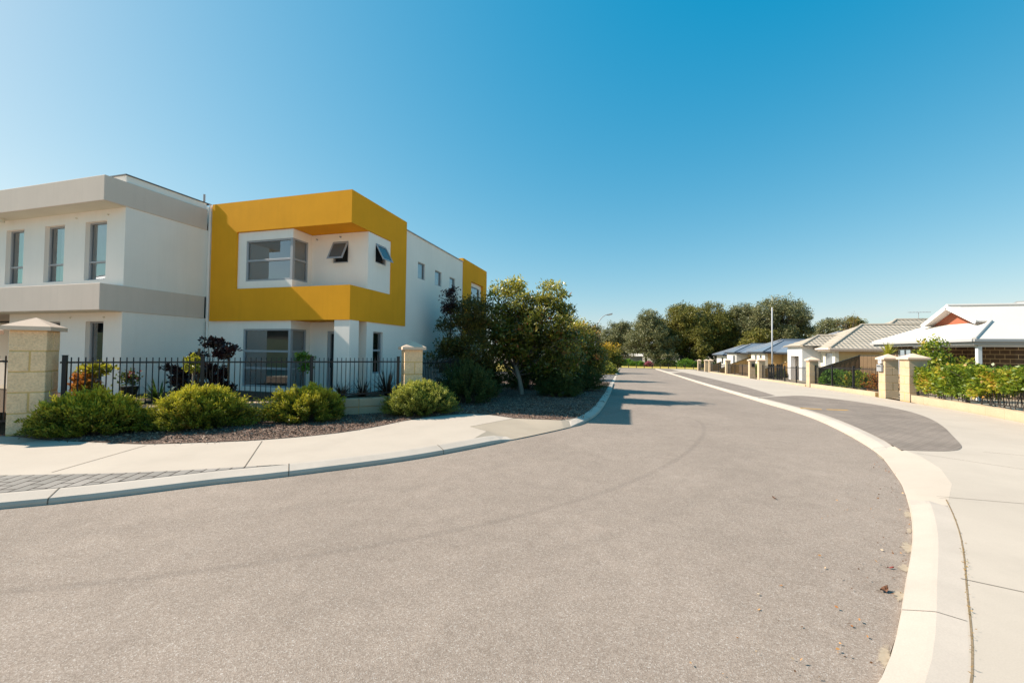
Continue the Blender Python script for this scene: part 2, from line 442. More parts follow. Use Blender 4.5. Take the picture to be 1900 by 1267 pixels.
# the whole ground, out to the horizon
g = sheet('ground', [(-900, -300), (900, -300), (900, 1500), (-900, 1500)], -.06, EARTH)
road = sheet('road', [tuple(p) for p in LK[::2]] + [(-.48, 81.5), (-30, 81.5), (-30, 83.0), (60, 83.0), (60, 81.5)] + [tuple(p) for p in RK[::-1][::2]] + [(-4, -6), (-14, -6)], 0.0, ASPH)
PL = [(0, 0), (.0, .034), (.014, .066), (.17, .111), (.21, .118), (.21, -.02)]
PR = [(0, 0), (.010, .040), (.14, .092), (.17, .102), (.30, .107), (.30, -.02)]
wR = lambda y: 1.0 if y < 17.5 else max(.5, 1-(y-17.5)*.3)
kerb('left_kerb', LK, 1, PL, hL, surf('left_kerb_concrete', (.54, .465, .39), .9, .10, 1.5, 120, .2, .004, .25), (1.9, 2.35))
kerb('right_kerb', RK, -1, PR, hR, KERBC, (2.75, 3.2), wR, .0025)

LB = offset(LK, .21); RB = np.array([o_*wR(p[1])+p*(1-wR(p[1])) for o_, p in zip(offset(RK, -.30), RK)])
def part_of(line, y0, y1): return [tuple(p) for p in line if y0 <= p[1] <= y1]
MUL_E = spline([(-12.2, 3.9), (-10.9, 4.55), (-9.6, 4.62), (-8.75, 4.74), (-7.85, 4.88), (-7.25, 5.13), (-6.22, 5.74), (-5.38, 6.63), (-5.02, 7.5), (-4.80, 8.4), (-4.30, 9.35), (-3.72, 9.80), (-3.08, 9.74), (-2.46, 9.52), (-1.42, 9.62)], .15)
lb_near = part_of(LB, -2, 7.3)
lb_end = part_of(LB, 9.75, 26.6)[0]
ramp_in = [lb_near[-1], (-2.66, 7.80), (-3.15, 8.15), (-2.84, 8.80), (-2.52, 9.50)]
path_l = sheet('left_footpath', lb_near + ramp_in[1:] + [tuple(p) for p in MUL_E[::-1] if p[0] < -2.55] + [(-14, 3.2), (-14, -1.2)], .118, CONC)
# pram ramp: falls from path level to the road
mb = MB()
edge = [p for p in LK if lb_near[-1][1] <= p[1] <= 9.6]
inner = [np.array(q) for q in ramp_in + [tuple(p) for p in MUL_E if p[0] > -2.5] + [lb_end]]
def along(L, t):
    L = [np.array(p) for p in L]; d = [0]
    for a, b in zip(L, L[1:]): d.append(d[-1]+np.linalg.norm(b-a))
    s_ = t*d[-1]
    for i in range(len(L)-1):
        if s_ <= d[i+1]+1e-9: return L[i] + (L[i+1]-L[i])*(s_-d[i])/max(1e-9, d[i+1]-d[i])
    return L[-1]
nn = 60
for i in range(nn):
    a0, a1 = along(edge, i/nn), along(edge, (i+1)/nn); b0, b1 = along(inner, i/nn), along(inner, (i+1)/nn)
    for k in range(6):
        q = [a0+(b0-a0)*k/6, a1+(b1-a1)*k/6, a1+(b1-a1)*(k+1)/6, a0+(b0-a0)*(k+1)/6]
        zz = [.016+.0995*k/6]*2 + [.016+.0995*(k+1)/6]*2
        mb.face([(p[0], p[1], z_+.003) for p, z_ in zip(q, zz)])
mb.build('pram_ramp', RAMPC, merge=True)['kind'] = 'structure'
# brick wedge between kerb and path
wedge_in = [(-4.55, 4.68), (-5.15, 4.30), (-5.79, 3.93), (-6.33, 3.66), (-7.5, 3.20), (-9.6, 2.45), (-12.4, 1.4)]
sheet('brick_strip', part_of(LB, -.1, 4.62) + wedge_in, .122, PAVL)
def strips(parent, lines, off, wd=.012):
    mb = MB()
    for a, b in lines:
        a, b = np.array(a), np.array(b); d = (b-a)/np.linalg.norm(b-a); n = np.array([-d[1], d[0]])*wd/2
        k = max(1, int(np.linalg.norm(b-a)/.8))
        for i in range(k):
            p, q = a+(b-a)*i/k, a+(b-a)*(i+1)/k
            mb.face([(p[0]-n[0], p[1]-n[1], T(p[1])+off), (q[0]-n[0], q[1]-n[1], T(q[1])+off), (q[0]+n[0], q[1]+n[1], T(q[1])+off), (p[0]+n[0], p[1]+n[1], T(p[1])+off)])
    return mb.build('joint', JOINT, parent)
strips(path_l, [((-7.08, 3.47), (-7.60, 4.87)), ((-4.96, 4.36), (-6.10, 5.70)), ((-11.5, 3.2), (-9.70, 4.13)), ((-9.70, 4.13), (-9.73, 4.60)), ((-3.15, 8.15), (-2.54, 9.50))], .122, .012)
# mulch bed
mul = sheet('mulch_bed', [tuple(p) for p in MUL_E if p[0] > -10.95] + part_of(LB, 9.75, 26.6) + [(-7.1, 26.6), (-7.1, 9.0), (-5.9, 9.2), (-10.9, 4.75)], .128, MULCH)
sheet('driveway', [tuple(p) for p in part_of(LB, 26.6, 43.3)] + [(-30, 43.3), (-30, 26.6)], .03, DRIV)
sheet('far_verge', [tuple(p) for p in part_of(LB, 43.3, 81)] + [(-30, 81), (-30, 43.3)], .10, GRASSD)

# right-hand footpath with its two paved parking bays
WALL_R = [(8.9, 9.0), (9.85, 13.35), (10.3, 15.83), (10.55, 18.3), (10.78, 21), (11.0, 30), (11.25, 40), (11.5, 52), (11.75, 65), (11.95, 81.5)]
rb_near = part_of(RB, -3, 5.8); rb_far = part_of(RB, 8.9, 81.5)
rin = [rb_near[-1], (4.10, 6.55), (4.50, 7.4), (4.72, 8.2), rb_far[0]]
path_r = sheet('right_footpath', rb_near + rin[1:-1] + rb_far + [(x, y) for x, y in WALL_R[::-1]] + [(7.6, 5), (6.5, 0), (5, -5)], .107, CONC)
mb = MB()
edge = [p for p in RK if 5.75 <= p[1] <= 9.0]
inner = [np.array(q) for q in rin]
for i in range(nn):
    a0, a1 = along(edge, i/nn), along(edge, (i+1)/nn); b0, b1 = along(inner, i/nn), along(inner, (i+1)/nn)
    for k in range(4):
        q = [a0+(b0-a0)*k/4, a1+(b1-a1)*k/4, a1+(b1-a1)*(k+1)/4, a0+(b0-a0)*(k+1)/4]
        zz = [.016+.0875*k/4]*2 + [.016+.0875*(k+1)/4]*2
        mb.face([(p[0], p[1], z_+.004) for p, z_ in zip(q, zz)])
mb.build('crossing_ramp', CONC, merge=True)['kind'] = 'structure'
bay1 = [(5.24, 18.35), (6.36, 19.55), (7.45, 20.45), (7.95, 20.2), (8.45, 18.94), (8.68, 17.3), (8.62, 16.2), (8.45, 15.05), (7.96, 13.46), (7.29, 11.89), (6.61, 10.53), (6.19, 9.70), (5.97, 9.30), (5.81, 9.08), (5.67, 8.93), (5.47, 8.80), (5.26, 8.72), (4.98, 8.65)]
bay_edge = [p for p in part_of(RB, 8.6, 18.3)]
bay = sheet('paved_parking_bay', [tuple(p) for p in spline(bay1, .12)] + [tuple(p) for p in bay_edge], .112, PAVR)
bay2 = [(5.45, 18.8), (6.42, 20.0), (7.0, 26.5), (7.4, 38), (7.8, 59), (6.3, 53)]
sheet('far_parking_bay', bay2[:5] + part_of(RB, 19.0, 53)[::-1], .111, PAVR)
sheet('far_paved_strip', [(8.0, 62), (8.6, 80), (6.4, 80), (6.2, 62)], .111, PAVR)
strips(path_r, [((3.56, 5.92), (7.3, 5.95)), ((4.80, 8.42), (6.9, 6.75)), ((2.42, 3.80), (4.6, 3.15)), ((6.0, 8.9), (9.2, 8.3)), ((9.0, 17.4), (10.5, 17.2)), ((8.0, 21.2), (10.7, 21.4)), ((1.45, 2.2), (2.6, 1.2))], .111, .007)
gap_line = part_of(offset(RK, -.315), -.5, 5.85)
strips(path_r, list(zip(gap_line[:-1], gap_line[1:])), .1086, .010).data.materials[0] = surf('dirt_filled_joint', (.25, .185, .115), 1, .3, 8, 60, .1)
# two short yellow paint marks in the bay
mb = MB()
for a, b in (((5.42, 14.74), (5.94, 14.58)), ((6.10, 14.66), (6.68, 14.70))):
    d = Vector((b[0]-a[0], b[1]-a[1], 0)).normalized(); n = Vector((-d.y, d.x, 0))*.06
    mb.face([(a[0]-n.x, a[1]-n.y, T(a[1])+.116), (b[0]-n.x, b[1]-n.y, T(b[1])+.116), (b[0]+n.x, b[1]+n.y, T(b[1])+.116), (a[0]+n.x, a[1]+n.y, T(a[1])+.116)])
mb.build('paint_mark', YPAINT, bay)
# far end: kerb line, dry grass, park beyond
mb = MB(); mb.box((-30, 83.0, T(83)-.05), (60, 83.35, T(83)+.13)); mb.build('end_kerb', KERBC)['kind'] = 'structure'
sheet('grass_verge', [(-30, 83.35), (60, 83.35), (60, 103), (-30, 103)], .08, GRASSD)
sheet('yard_ground', [(x+.3, y) for x, y in WALL_R] + [(60, 81.5), (60, 9.0)], .12, EARTH)

# tyre marks and stains on the asphalt
def stainmat():
    m, t, b = base_mat('tyre_rubber_stain'); v = coords(t)
    n1 = N(t, 'ShaderNodeTexNoise', Scale=9.0, Detail=5.0); t.links.new(v, n1.inputs['Vector'])
    n2 = N(t, 'ShaderNodeTexNoise', Scale=110.0, Detail=2.0); t.links.new(v, n2.inputs['Vector'])
    a = N(t, 'ShaderNodeAttribute'); a.attribute_name = 'rnd'
    f = N(t, 'ShaderNodeMath', operation='MULTIPLY'); t.links.new(ramp(t, n1.outputs[0], [(.3, g1(.25)), (.7, g1(.85))]), f.inputs[0]); t.links.new(a.outputs['Fac'], f.inputs[1])
    f2 = N(t, 'ShaderNodeMath', operation='MULTIPLY'); t.links.new(f.outputs[0], f2.inputs[0]); t.links.new(ramp(t, n2.outputs[0], [(.3, g1(.4)), (.7, g1(1))]), f2.inputs[1])
    b.inputs['Base Color'].default_value = (.085, .07, .06, 1); b.inputs['Roughness'].default_value = .8
    t.links.new(f2.outputs[0], b.inputs['Alpha'])
    return m
STAIN = stainmat()
def sandmat():
    m, t, b = base_mat('drifted_sand'); v = coords(t)
    n1 = N(t, 'ShaderNodeTexNoise', Scale=28.0, Detail=6.0, Roughness=.7); t.links.new(v, n1.inputs['Vector'])
    a = N(t, 'ShaderNodeAttribute'); a.attribute_name = 'rnd'
    f = N(t, 'ShaderNodeMath', operation='ADD'); t.links.new(a.outputs['Fac'], f.inputs[0]); t.links.new(n1.outputs[0], f.inputs[1])
    al = ramp(t, f.outputs[0], [(.62, g1(0)), (.95, g1(.85))])
    t.links.new(ramp(t, n1.outputs[0], [(.3, (.34, .27, .19)), (.7, (.46, .38, .28))]), b.inputs['Base Color']); t.links.new(al, b.inputs['Alpha']); b.inputs['Roughness'].default_value = 1
    return m
SANDA = sandmat()
def mark(name, pts, wd, amount, off=.004):
    L = spline(pts, .2); offs = [offset(L, wd*k) for k in (-.5, -.2, .2, .5)]; wts = [0, 1, 1, 0]
    mb = MB(); rn = []
    n = len(L)
    for i in range(n):
        e = amount*min(1, i/6, (n-1-i)/6)
        for o_, w_ in zip(offs, wts):
            mb.v.append((o_[i][0], o_[i][1], T(o_[i][1])+off)); rn.append(e*w_)
    for i in range(n-1):
        for j in range(3):
            mb.f.append((4*i+j+1, 4*i+j, 4*i+4+j, 4*i+5+j)); mb.m.append(0)
    o = mb.build(name, STAIN, road)
    at = o.data.attributes.new('rnd', 'FLOAT', 'POINT'); at.data.foreach_set('value', rn)
    return o
mark('tyre_mark', [(-5.2, 1.35), (-3.4, 2.3), (-1.7, 3.55), (-.3, 5.1), (.75, 6.9), (1.45, 8.7), (1.82, 10.2), (1.9, 11.4), (1.6, 12.6)], .12, .19)
mark('tyre_mark', [(-4.6, .9), (-2.4, 2.0), (-.9, 3.2), (.6, 4.9), (1.7, 6.9), (2.4, 8.8)], .22, .06, .0045)
mark('tyre_mark', [(2.95, 8.75), (3.5, 8.62), (3.95, 8.52)], .09, .42)
mark('tyre_mark', [(-5.5, 2.2), (-3.5, 3.6), (-2.2, 5.2), (-1.0, 7.4)], .30, .08)
mark('tyre_mark', [(.9, 17.5), (1.35, 15.6), (1.55, 14)], .10, .4)

# ------------------------------------------------------------------ building helpers
def wallmap(face, pos):
    """(u, v, d): along the wall, up, depth into the wall"""
    if face == '-y': return lambda u, v, d: (u, pos+d, v)
    if face == '+x': return lambda u, v, d: (pos-d, u, v)
    if face == '-x': return lambda u, v, d: (pos+d, u, v)
    if face == '+y': return lambda u, v, d: (u, pos-d, v)

def wall(mb, P, u0, u1, v0, v1, holes=(), t=.2, m=0):
    us = sorted({u0, u1, *[h[0] for h in holes], *[h[1] for h in holes]}); vs = sorted({v0, v1, *[h[2] for h in holes], *[h[3] for h in holes]})
    us = [u for u in us if u0-1e-6 <= u <= u1+1e-6]; vs = [v for v in vs if v0-1e-6 <= v <= v1+1e-6]
    def solid(i, j):
        if i < 0 or j < 0 or i >= len(us)-1 or j >= len(vs)-1: return False
        cu, cv = (us[i]+us[i+1])/2, (vs[j]+vs[j+1])/2
        return not any(h[0] < cu < h[1] and h[2] < cv < h[3] for h in holes)
    for i in range(len(us)-1):
        for j in range(len(vs)-1):
            if not solid(i, j): continue
            a, b, c, d = us[i], us[i+1], vs[j], vs[j+1]
            mb.face([P(a,c,0), P(b,c,0), P(b,d,0), P(a,d,0)], m); mb.face([P(a,d,t), P(b,d,t), P(b,c,t), P(a,c,t)], m)
            if not solid(i-1, j): mb.face([P(a,c,0), P(a,d,0), P(a,d,t), P(a,c,t)], m)
            if not solid(i+1, j): mb.face([P(b,c,t), P(b,d,t), P(b,d,0), P(b,c,0)], m)
            if not solid(i, j-1): mb.face([P(a,c,t), P(b,c,t), P(b,c,0), P(a,c,0)], m)
            if not solid(i, j+1): mb.face([P(a,d,0), P(b,d,0), P(b,d,t), P(a,d,t)], m)

def pbox(mb, P, u0, u1, v0, v1, d0, d1, m=0):
    a, b = P(u0, v0, d0), P(u1, v1, d1); mb.box(a, b, m)

def window(parent, P, u0, u1, v0, v1, depth=.09, vbars=(), hbars=(), fr=.045, back=BLIND, bd=.07, split=None, label=None, ins=(.01, .01)):
    """frame set back in its opening, glass and whatever hangs behind it"""
    mb = MB(); d0, d1 = depth-.035, depth+.03
    pbox(mb, P, u0+.001, u1-.001, v1-fr, v1-.001, d0, d1); pbox(mb, P, u0+.001, u1-.001, v0+.001, v0+fr, d0, d1)
    pbox(mb, P, u0+.001, u0+fr, v0+fr, v1-fr, d0, d1); pbox(mb, P, u1-fr, u1-.001, v0+fr, v1-fr, d0, d1)
    for u in vbars: pbox(mb, P, u-fr*.5, u+fr*.5, v0+fr, v1-fr, d0+.004, d1-.004)
    for v in hbars: pbox(mb, P, u0+fr, u1-fr, v-fr*.62, v+fr*.62, d0+.002, d1-.002)
    o = mb.build('window', ALU, parent, bevel=.004)
    if label: o['label'] = label
    ys = [v0+fr] + sorted(hbars) + [v1-fr]
    gm = MB(); gm.face([P(u0+fr, v0+fr, depth), P(u1-fr, v0+fr, depth), P(u1-fr, v1-fr, depth), P(u0+fr, v1-fr, depth)])
    gm.build('pane', GLASS, o)
    bm_ = MB(); bx = u0+ins[0] if split is None else split
    pbox(bm_, P, bx, u1-ins[1], v0+.01, v1-.01, depth+bd, depth+bd+.01)
    if back is PALEBL:
        bm_ = MB(); nf = max(6, int((u1-bx)/.035)); q_ = [(bx+(u1-.01-bx)*k/nf, depth+bd+(.022 if k % 2 else 0)+.008*math.sin(k*1.7)) for k in range(nf+1)]
        for (a_, da), (b_, db) in zip(q_[:-1], q_[1:]): bm_.face([P(a_, v0+.01, da), P(b_, v0+.01, db), P(b_, v1-.01, db), P(a_, v1-.01, da)])
        bm_.build('curtain', back, o)
    else: bm_.build('blind_or_dark_panel', back, o)  # a real blind, except with DARKIN: a dark panel painting the room's shade
    if split is not None:
        b2 = MB(); pbox(b2, P, u0+.01, split-.003, v0+.01, v1-.01, depth+bd+.15, depth+bd+.16); b2.build('dark_room_panel', DARKIN, o)  # flat dark panel, its colour stands for the unlit room
    return o

def awning(parent, P, u0, u1, v0, v1, depth=.07, throw=.30):
    """top-hung window pushed open"""
    mb = MB(); fr = .035
    pbox(mb, P, u0, u1, v1-fr, v1, depth-.03, depth+.03); pbox(mb, P, u0, u1, v0, v0+fr, depth-.03, depth+.03)
    pbox(mb, P, u0, u0+fr, v0+fr, v1-fr, depth-.03, depth+.03); pbox(mb, P, u1-fr, u1, v0+fr, v1-fr, depth-.03, depth+.03)
    o = mb.build('window', ALU, parent)
    h = v1-v0-.04; ang = math.asin(throw/h)
    def Q(u, k, dd): return P(u, v1-.02-h*k*math.cos(ang)-dd*math.sin(ang)*.0, depth-.035-h*k*math.sin(ang)-dd)
    s = MB()
    for a, b, k0, k1 in ((u0+.005, u1-.005, 0, .09), (u0+.005, u1-.005, .91, 1), (u0+.005, u0+.05, .09, .91), (u1-.05, u1-.005, .09, .91)):
        pts = [Q(a,k0,0), Q(b,k0,0), Q(b,k1,0), Q(a,k1,0)]; pt2 = [Q(a,k0,.03), Q(b,k0,.03), Q(b,k1,.03), Q(a,k1,.03)]
        s.face(pts); s.face(pt2[::-1])
        for i in range(4): s.face([pts[i], pt2[i], pt2[(i+1)%4], pts[(i+1)%4]])
    s.build('sash', ALU, o)
    g_ = MB(); g_.face([Q(u0+.05,.09,.015), Q(u1-.05,.09,.015), Q(u1-.05,.91,.015), Q(u0+.05,.91,.015)])
    g_.build('pane', OBSC, o)
    d = MB(); pbox(d, P, u0+fr, u1-fr, v0+fr, v1-fr, depth+.05, depth+.06); d.build('dark_room_panel', DARKIN, o)  # dark panel painted as the shade behind the open sash
    return o
OBSC = surf('obscure_glass', (.10, .115, .12), .12, .06, 6, 200, .05, spec=.6)

# ------------------------------------------------------------------ yellow townhouse
yt = thing('townhouse', 'white two-storey townhouse with a mustard yellow box frame around its upper corner', 'house', (-9.6, 12, .5))
XA, XC, YC, YD = -12.12, -7.142, 9.333, 12.233
ZB, Z1, Z2, ZT = 2.55, 3.50, 5.20, 6.11
mb = MB()
# yellow band: a solid frame with an L-shaped opening round the corner
P = wallmap('-y', YC); wall(mb, P, XA, XC, ZB, ZT, [(-11.14, XC, Z1, Z2)], t=.2)
P = wallmap('+x', XC); wall(mb, P, YC+.2, YD, ZB, ZT, [(YC+.2, 11.30, Z1, Z2)], t=.2)
mb.box((-11.14, YC+.2, Z2+.001), (XC-.2, 11.30, Z2+.10))                   # soffit
mb.box((-11.14, YC+.2, ZB+.001), (XC-.2, 11.30, ZB+.35))                   # balcony slab
mb.box((XC-.35, 11.30, ZB+.001), (XC-.2, 11.40, ZT)); mb.box((-11.24, YC+.2, ZB+.001), (-11.14, 9.7, ZT))
mb.build('yellow_frame', YELLOW, yt)
# far yellow frame on the side wall
mb = MB(); P = wallmap('+x', XC)
wall(mb, P, 17.30, 20.62, 2.5, 6.03, [(18.35, 20.05, 3.4, 5.13)], t=.25)
mb.build('yellow_frame', YELLOW, yt, merge=True)
# white walls
mb = MB()
WY = 9.40                                                                   # white front plane
P = wallmap('-y', WY)
wall(mb, P, XA-.2, -9.14, .15, 2.55, [(-10.86, -9.14, .62, 2.31)], t=.2)
wall(mb, P, -12.36, XA-.002, 2.552, 6.06, [], t=.2)
wall(mb, P, -11.14, -9.14, 3.42, 5.19, [(-10.83, -9.14, 3.72, 4.93)], t=.2)
PRx = wallmap('+x', -9.14)                                                  # return of the bay
wall(mb, PRx, WY+.2, 10.14, .15, 2.55, [(WY+.2, 9.99, .62, 2.31)], t=.2)
wall(mb, PRx, WY+.2, 10.14, 3.42, 5.19, [(WY+.2, 9.99, 3.72, 4.93)], t=.2)
PB = wallmap('-y', 10.14)                                                   # wall at the back of the recess
wall(mb, PB, -9.34, -7.17, .15, 2.55, [(-8.52, -7.72, .5, 2.28)], t=.2)
wall(mb, PB, -9.34, -7.17, 2.9, 5.19, [(-8.39, -7.85, 4.31, 4.95)], t=.2)
PS = wallmap('+x', -7.17)                                                   # long side wall
wall(mb, PS, 10.34, 11.32, 2.9, 5.19, [(10.50, 11.05, 4.36, 4.94)], t=.2)
wall(mb, PS, 10.34, 12.25, .15, 2.55, [(10.46, 10.97, 1.02, 2.28)], t=.2)
mb.box((-12.32, 12.6, .15), (-7.4, 20.6, 2.6))
wall(mb, PS, 17.30, 20.60, .15, 2.5, [], t=.2)
wall(mb, PS, 12.25, 17.30, .15, 5.84, [(13.09, 13.64, 4.35, 4.95), (14.47, 15.06, 4.33, 4.92), (15.85, 16.44, 4.30, 4.90)], t=.2)
PW2 = wallmap('+x', -7.26); wall(mb, PW2, 18.35, 20.05, 3.4, 5.13, [(18.62, 19.8, 3.9, 4.95)], t=.12)
mb.build('wall', WHITE, yt, bevel=.006)
mb = MB(); mb.box((-7.65, 9.36, .15), (-7.15, 9.76, 2.549)); mb.build('porch_column', WHITE, yt, bevel=.008)
# roof deck and parapet caps
mb = MB(); mb.box((-12.3, 9.55, 5.72), (-7.5, 20.5, 5.80)); mb.box((-12.32, 20.62, .15), (-7.2, 20.80, 5.8)); mb.box((-12.32, 9.6, .15), (-12.12, 20.6, 5.83)); mb.box((-12.1, 12.7, 2.6), (-7.9, 20.5, 5.7))
mb.build('roof', WHITE, yt)
mb = MB(); mb.box((-7.42, 12.25, 5.842), (-7.13, 17.28, 5.872)); mb.build('parapet_cap', ALU, yt)
# upright dark panels added out of sight so the rooms stay dark
mb = MB(); mb.box((-11.9, 9.9, .2), (-9.5, 9.95, 2.5)); mb.box((-11.1, 9.9, 3.5), (-9.5, 9.95, 5.1)); mb.build('dark_backing', DARKIN, yt)
# corner windows: frame wraps the corner
for v0, v1, hb in ((3.72, 4.93, (4.33,)), (.62, 2.31, (1.16, 1.66))):
    window(yt, P, -10.83 if v0 > 3 else -10.86, -9.165, v0, v1, .05, hbars=hb, fr=.05, back=BLIND, ins=(.01, .12))
    window(yt, PRx, WY+.025, 9.99, v0, v1, .05, hbars=hb, fr=.045, back=BLIND, ins=(.13, .01))
    mb = MB(); mb.box((-9.228, WY+.007, v0+.002), (-9.147, WY+.088, v1-.002)); mb.build('corner_mullion', ALU, yt)
awning(yt, PB, -8.39, -7.85, 4.31, 4.95, .05, .26)
awning(yt, PS, 10.50, 11.05, 4.36, 4.94, .05, .26)
window(yt, PS, 10.46, 10.97, 1.02, 2.28, .09, hbars=(1.72,), back=DARKIN)
for a, b, c, d in ((13.09, 13.64, 4.35, 4.95), (14.47, 15.06, 4.33, 4.92), (15.85, 16.44, 4.30, 4.90)):
    window(yt, PS, a, b, c, d, .07, back=PALEBL, fr=.035)
window(yt, PW2, 18.62, 19.8, 3.9, 4.95, .05, back=BLIND)
# glazed front door in its frame
mb = MB(); pbox(mb, PB, -8.52, -8.42, .5, 2.279, .02, .14); pbox(mb, PB, -7.79, -7.72, .5, 2.279, .02, .14); pbox(mb, PB, -8.42, -7.79, 2.2, 2.279, .02, .14); pbox(mb, PB, -8.42, -7.79, .5, 2.2, .07, .11, 1)
dr = mb.build('front_door', [ALU, DARKIN], yt)
mb = MB(); mb.tube([(-8.36, 10.14, 1.45), (-8.36, 10.10, 1.45), (-8.36, 10.10, 1.2), (-8.36, 10.14, 1.2)], .014, 6); mb.build('handle', BLACK, dr)
# weathered vents and small wall outlets
for x, z in ((-8.95, 5.05), (-8.12, 5.08)): MB().tube([(x, 10.14, z), (x, 10.09, z)], .022, 8).build('wall_outlet', ALU, yt)
# rain downpipe with rainhead at the joint between the two houses
mb = MB(); mb.tube([(-12.24, 9.375, 6.12), (-12.24, 9.375, .45)], .030, 10)
for z in (5.6, 4.1, 2.7, 1.3): mb.box((-12.28, 9.34, z), (-12.20, 9.40, z+.02))
mb.build('downpipe', WHITE, yt)

# ------------------------------------------------------------------ grey banded townhouse
gt = thing('townhouse', 'white two-storey townhouse with two greige bands and tall narrow windows, left of the yellow one', 'house', (-15.5, 9, .5))
XG = -12.33; X0 = -26.0
mb = MB(); mb.box((X0, 6.80, 5.345), (XG, 9.36, 5.98)); mb.build('upper_band', GREIGE, gt, bevel=.012)
mb = MB(); mb.box((X0, 6.78, 2.635), (XG+.004, 9.34, 3.30)); mb.build('lower_band', GREIGE, gt, bevel=.012)
mb = MB(); PF = wallmap('-y', 7.27)
up = [(-13.85, -13.03, 3.49, 5.05), (-15.50, -14.68, 3.49, 5.05), (-17.2, -16.4, 3.49, 5.05), (-18.9, -18.1, 3.49, 5.05)]
lo = [(-13.71, -13.03, .75, 2.40), (-15.40, -14.72, .75, 2.40)]
wall(mb, PF, X0, XG-.02, 3.299, 5.346, up, t=.25)
wall(mb, PF, -16.9, XG-.02, .15, 2.637, lo, t=.25)
PX = wallmap('+x', XG-.02)
wall(mb, PX, 7.52, 9.42, 3.299, 5.346, [], t=.2); wall(mb, PX, 7.52, 9.42, .15, 2.637, [], t=.2)
mb.box((X0, 7.28, 5.979), (XG-.06, 9.36, 6.17)); mb.box((X0, 9.36, 5.6), (-12.6, 20, 6.17))
mb.box((X0, 10.2, .15), (-16.9, 10.4, 2.637)); mb.box((-16.9, 7.52, .15), (-16.7, 10.2, 2.637))
mb.build('wall', WHITE, gt, bevel=.006)
mb = MB(); mb.box((X0, 7.255, 6.171), (XG-.035, 9.5, 6.197)); mb.build('parapet_cap', ROOFCAP, gt)
mb = MB(); mb.box((X0, 6.83, 5.335), (XG-.03, 7.27, 5.3445)); mb.box((X0, 6.81, 2.626), (XG-.03, 7.27, 2.6345)); mb.build('soffit', CREAM, gt)
for i, (a, b, c, d) in enumerate(up):
    window(gt, PF, a, b, c, d, .13, hbars=(3.99,), back=PALEBL, split=(a+.30 if i else None), fr=.04)
for a, b, c, d in lo: window(gt, PF, a, b, c, d, .13, hbars=(), back=DARKIN, fr=.04)
mb = MB(); mb.tube([(-12.36, 9.26, 6.2), (-12.36, 9.26, 6.42)], .03, 8); mb.build('vent_pipe', ALU, gt)
for x, z in ((-12.98, 5.18), (-14.2, 5.18), (-13.0, 2.50), (-14.3, 2.50)): MB().tube([(x, 7.27, z), (x, 7.24, z)], .02, 8).build('wall_outlet', CREAM, gt)
MB().tube([(-17.0, 7.1, 5.33), (-17.0, 7.1, 5.22)], .05, 8).build('soffit_light', CREAM, gt)
mb = MB(); mb.box((X0, 7.9, 2.7), (-12.62, 20, 5.55)); mb.box((-16.6, 7.9, .15), (-12.62, 20, 2.6)); mb.build('light_block_core', DARKIN, gt)  # unseen solid block added to stop sun leaking through the hollow house

# ------------------------------------------------------------------ houses across the road
def roof_part(planes, mat, parent, name='roof', t=.07):
    mb = MB()
    for p in planes: mb.slab(p, t)
    return mb.build(name, mat, parent)
def caps(edges, mat, parent, r=.07, name='ridge_cap'):
    mb = MB()
    for a, b in edges:
        a, b = Vector(a)+Vector((0,0,.01)), Vector(b)+Vector((0,0,.01)); mb.tube([a, b], r, 8)
    return mb.build(name, mat, parent)
def gutter(runs, mat, parent, name='gutter'):
    mb = MB()
    for a, b, nx, ny in runs:
        a, b = Vector(a), Vector(b); c = (a+b)/2; L = (b-a).length/2; d = (b-a).normalized()
        mb.obox(c + Vector((nx*.06, ny*.06, -.045)), (d, (nx, ny, 0), (0, 0, 1)), (L+.06, .055, .055))
        mb.obox(c + Vector((-nx*.045, -ny*.045, -.13)), (d, (nx, ny, 0), (0, 0, 1)), (L-.02, .015, .10))
    return mb.build(name, mat, parent)

# 1: white metal roof, terracotta gablet, brown block walls, corner porch
h1 = thing('house', 'single-storey brown block house with a bright white metal roof and a terracotta gable', 'house', (18, 24.6, T(24)+.1))
ez = 2.47; s_ = .49; xe = 14.0; y0, y1, ym = 21.1, 28.1, 24.6; xg = 15.75; XR = 34
zr = ez + (ym-y0)*s_; zg = ez + (xg-xe)*s_
fy0, fy1 = y0+(xg-xe), y1-(xg-xe)
xo = 15.28; zo = zr
roof_part([[(xe, y0, ez), (XR, y0, ez), (XR, ym, zr), (xg, ym, zr), (xg, fy0, zg)],
           [(xe, y1, ez), (xg, fy1, zg), (xg, ym, zr), (XR, ym, zr), (XR, y1, ez)],
           [(xe, y0, ez), (xg+.25, fy0+.25, zg+.25*s_), (xg+.25, fy1-.25, zg+.25*s_), (xe, y1, ez)]], ROOFW, h1)
mb = MB()                                                                   # overhanging gablet verges
zf = zg + .02
for sgn, fy in ((1, fy0+.05), (-1, fy1-.05)):
    mb.slab([(xo, ym, zr+.015), (xg+.02, ym, zr+.015), (xg+.02, fy, zg+.03), (xo, fy, zg+.03)], .06)
mb.build('roof', ROOFW, h1)
mb = MB()
for fy in (fy0+.05, fy1-.05):
    mb.bar((xo-.02, ym, zr-.04), (xo-.02, fy, zg-.02), .035, .19)
mb.build('barge_board', WHITEP, h1)
mb = MB(); mb.face([(xg-.02, fy0+.1, zg), (xg-.02, ym, zr-.07), (xg-.02, fy1-.1, zg)][::-1]); mb.face([(xg+.05, fy0+.1, zg), (xg+.05, ym, zr-.07), (xg+.05, fy1-.1, zg)])
mb.build('gable_panel', TERRA, h1)
caps([((xo, ym, zr+.03), (XR, ym, zr+.03)), ((xe, y0, ez), (xg, fy0, zg)), ((xe, y1, ez), (xg, fy1, zg))], ROOFW, h1, .075)
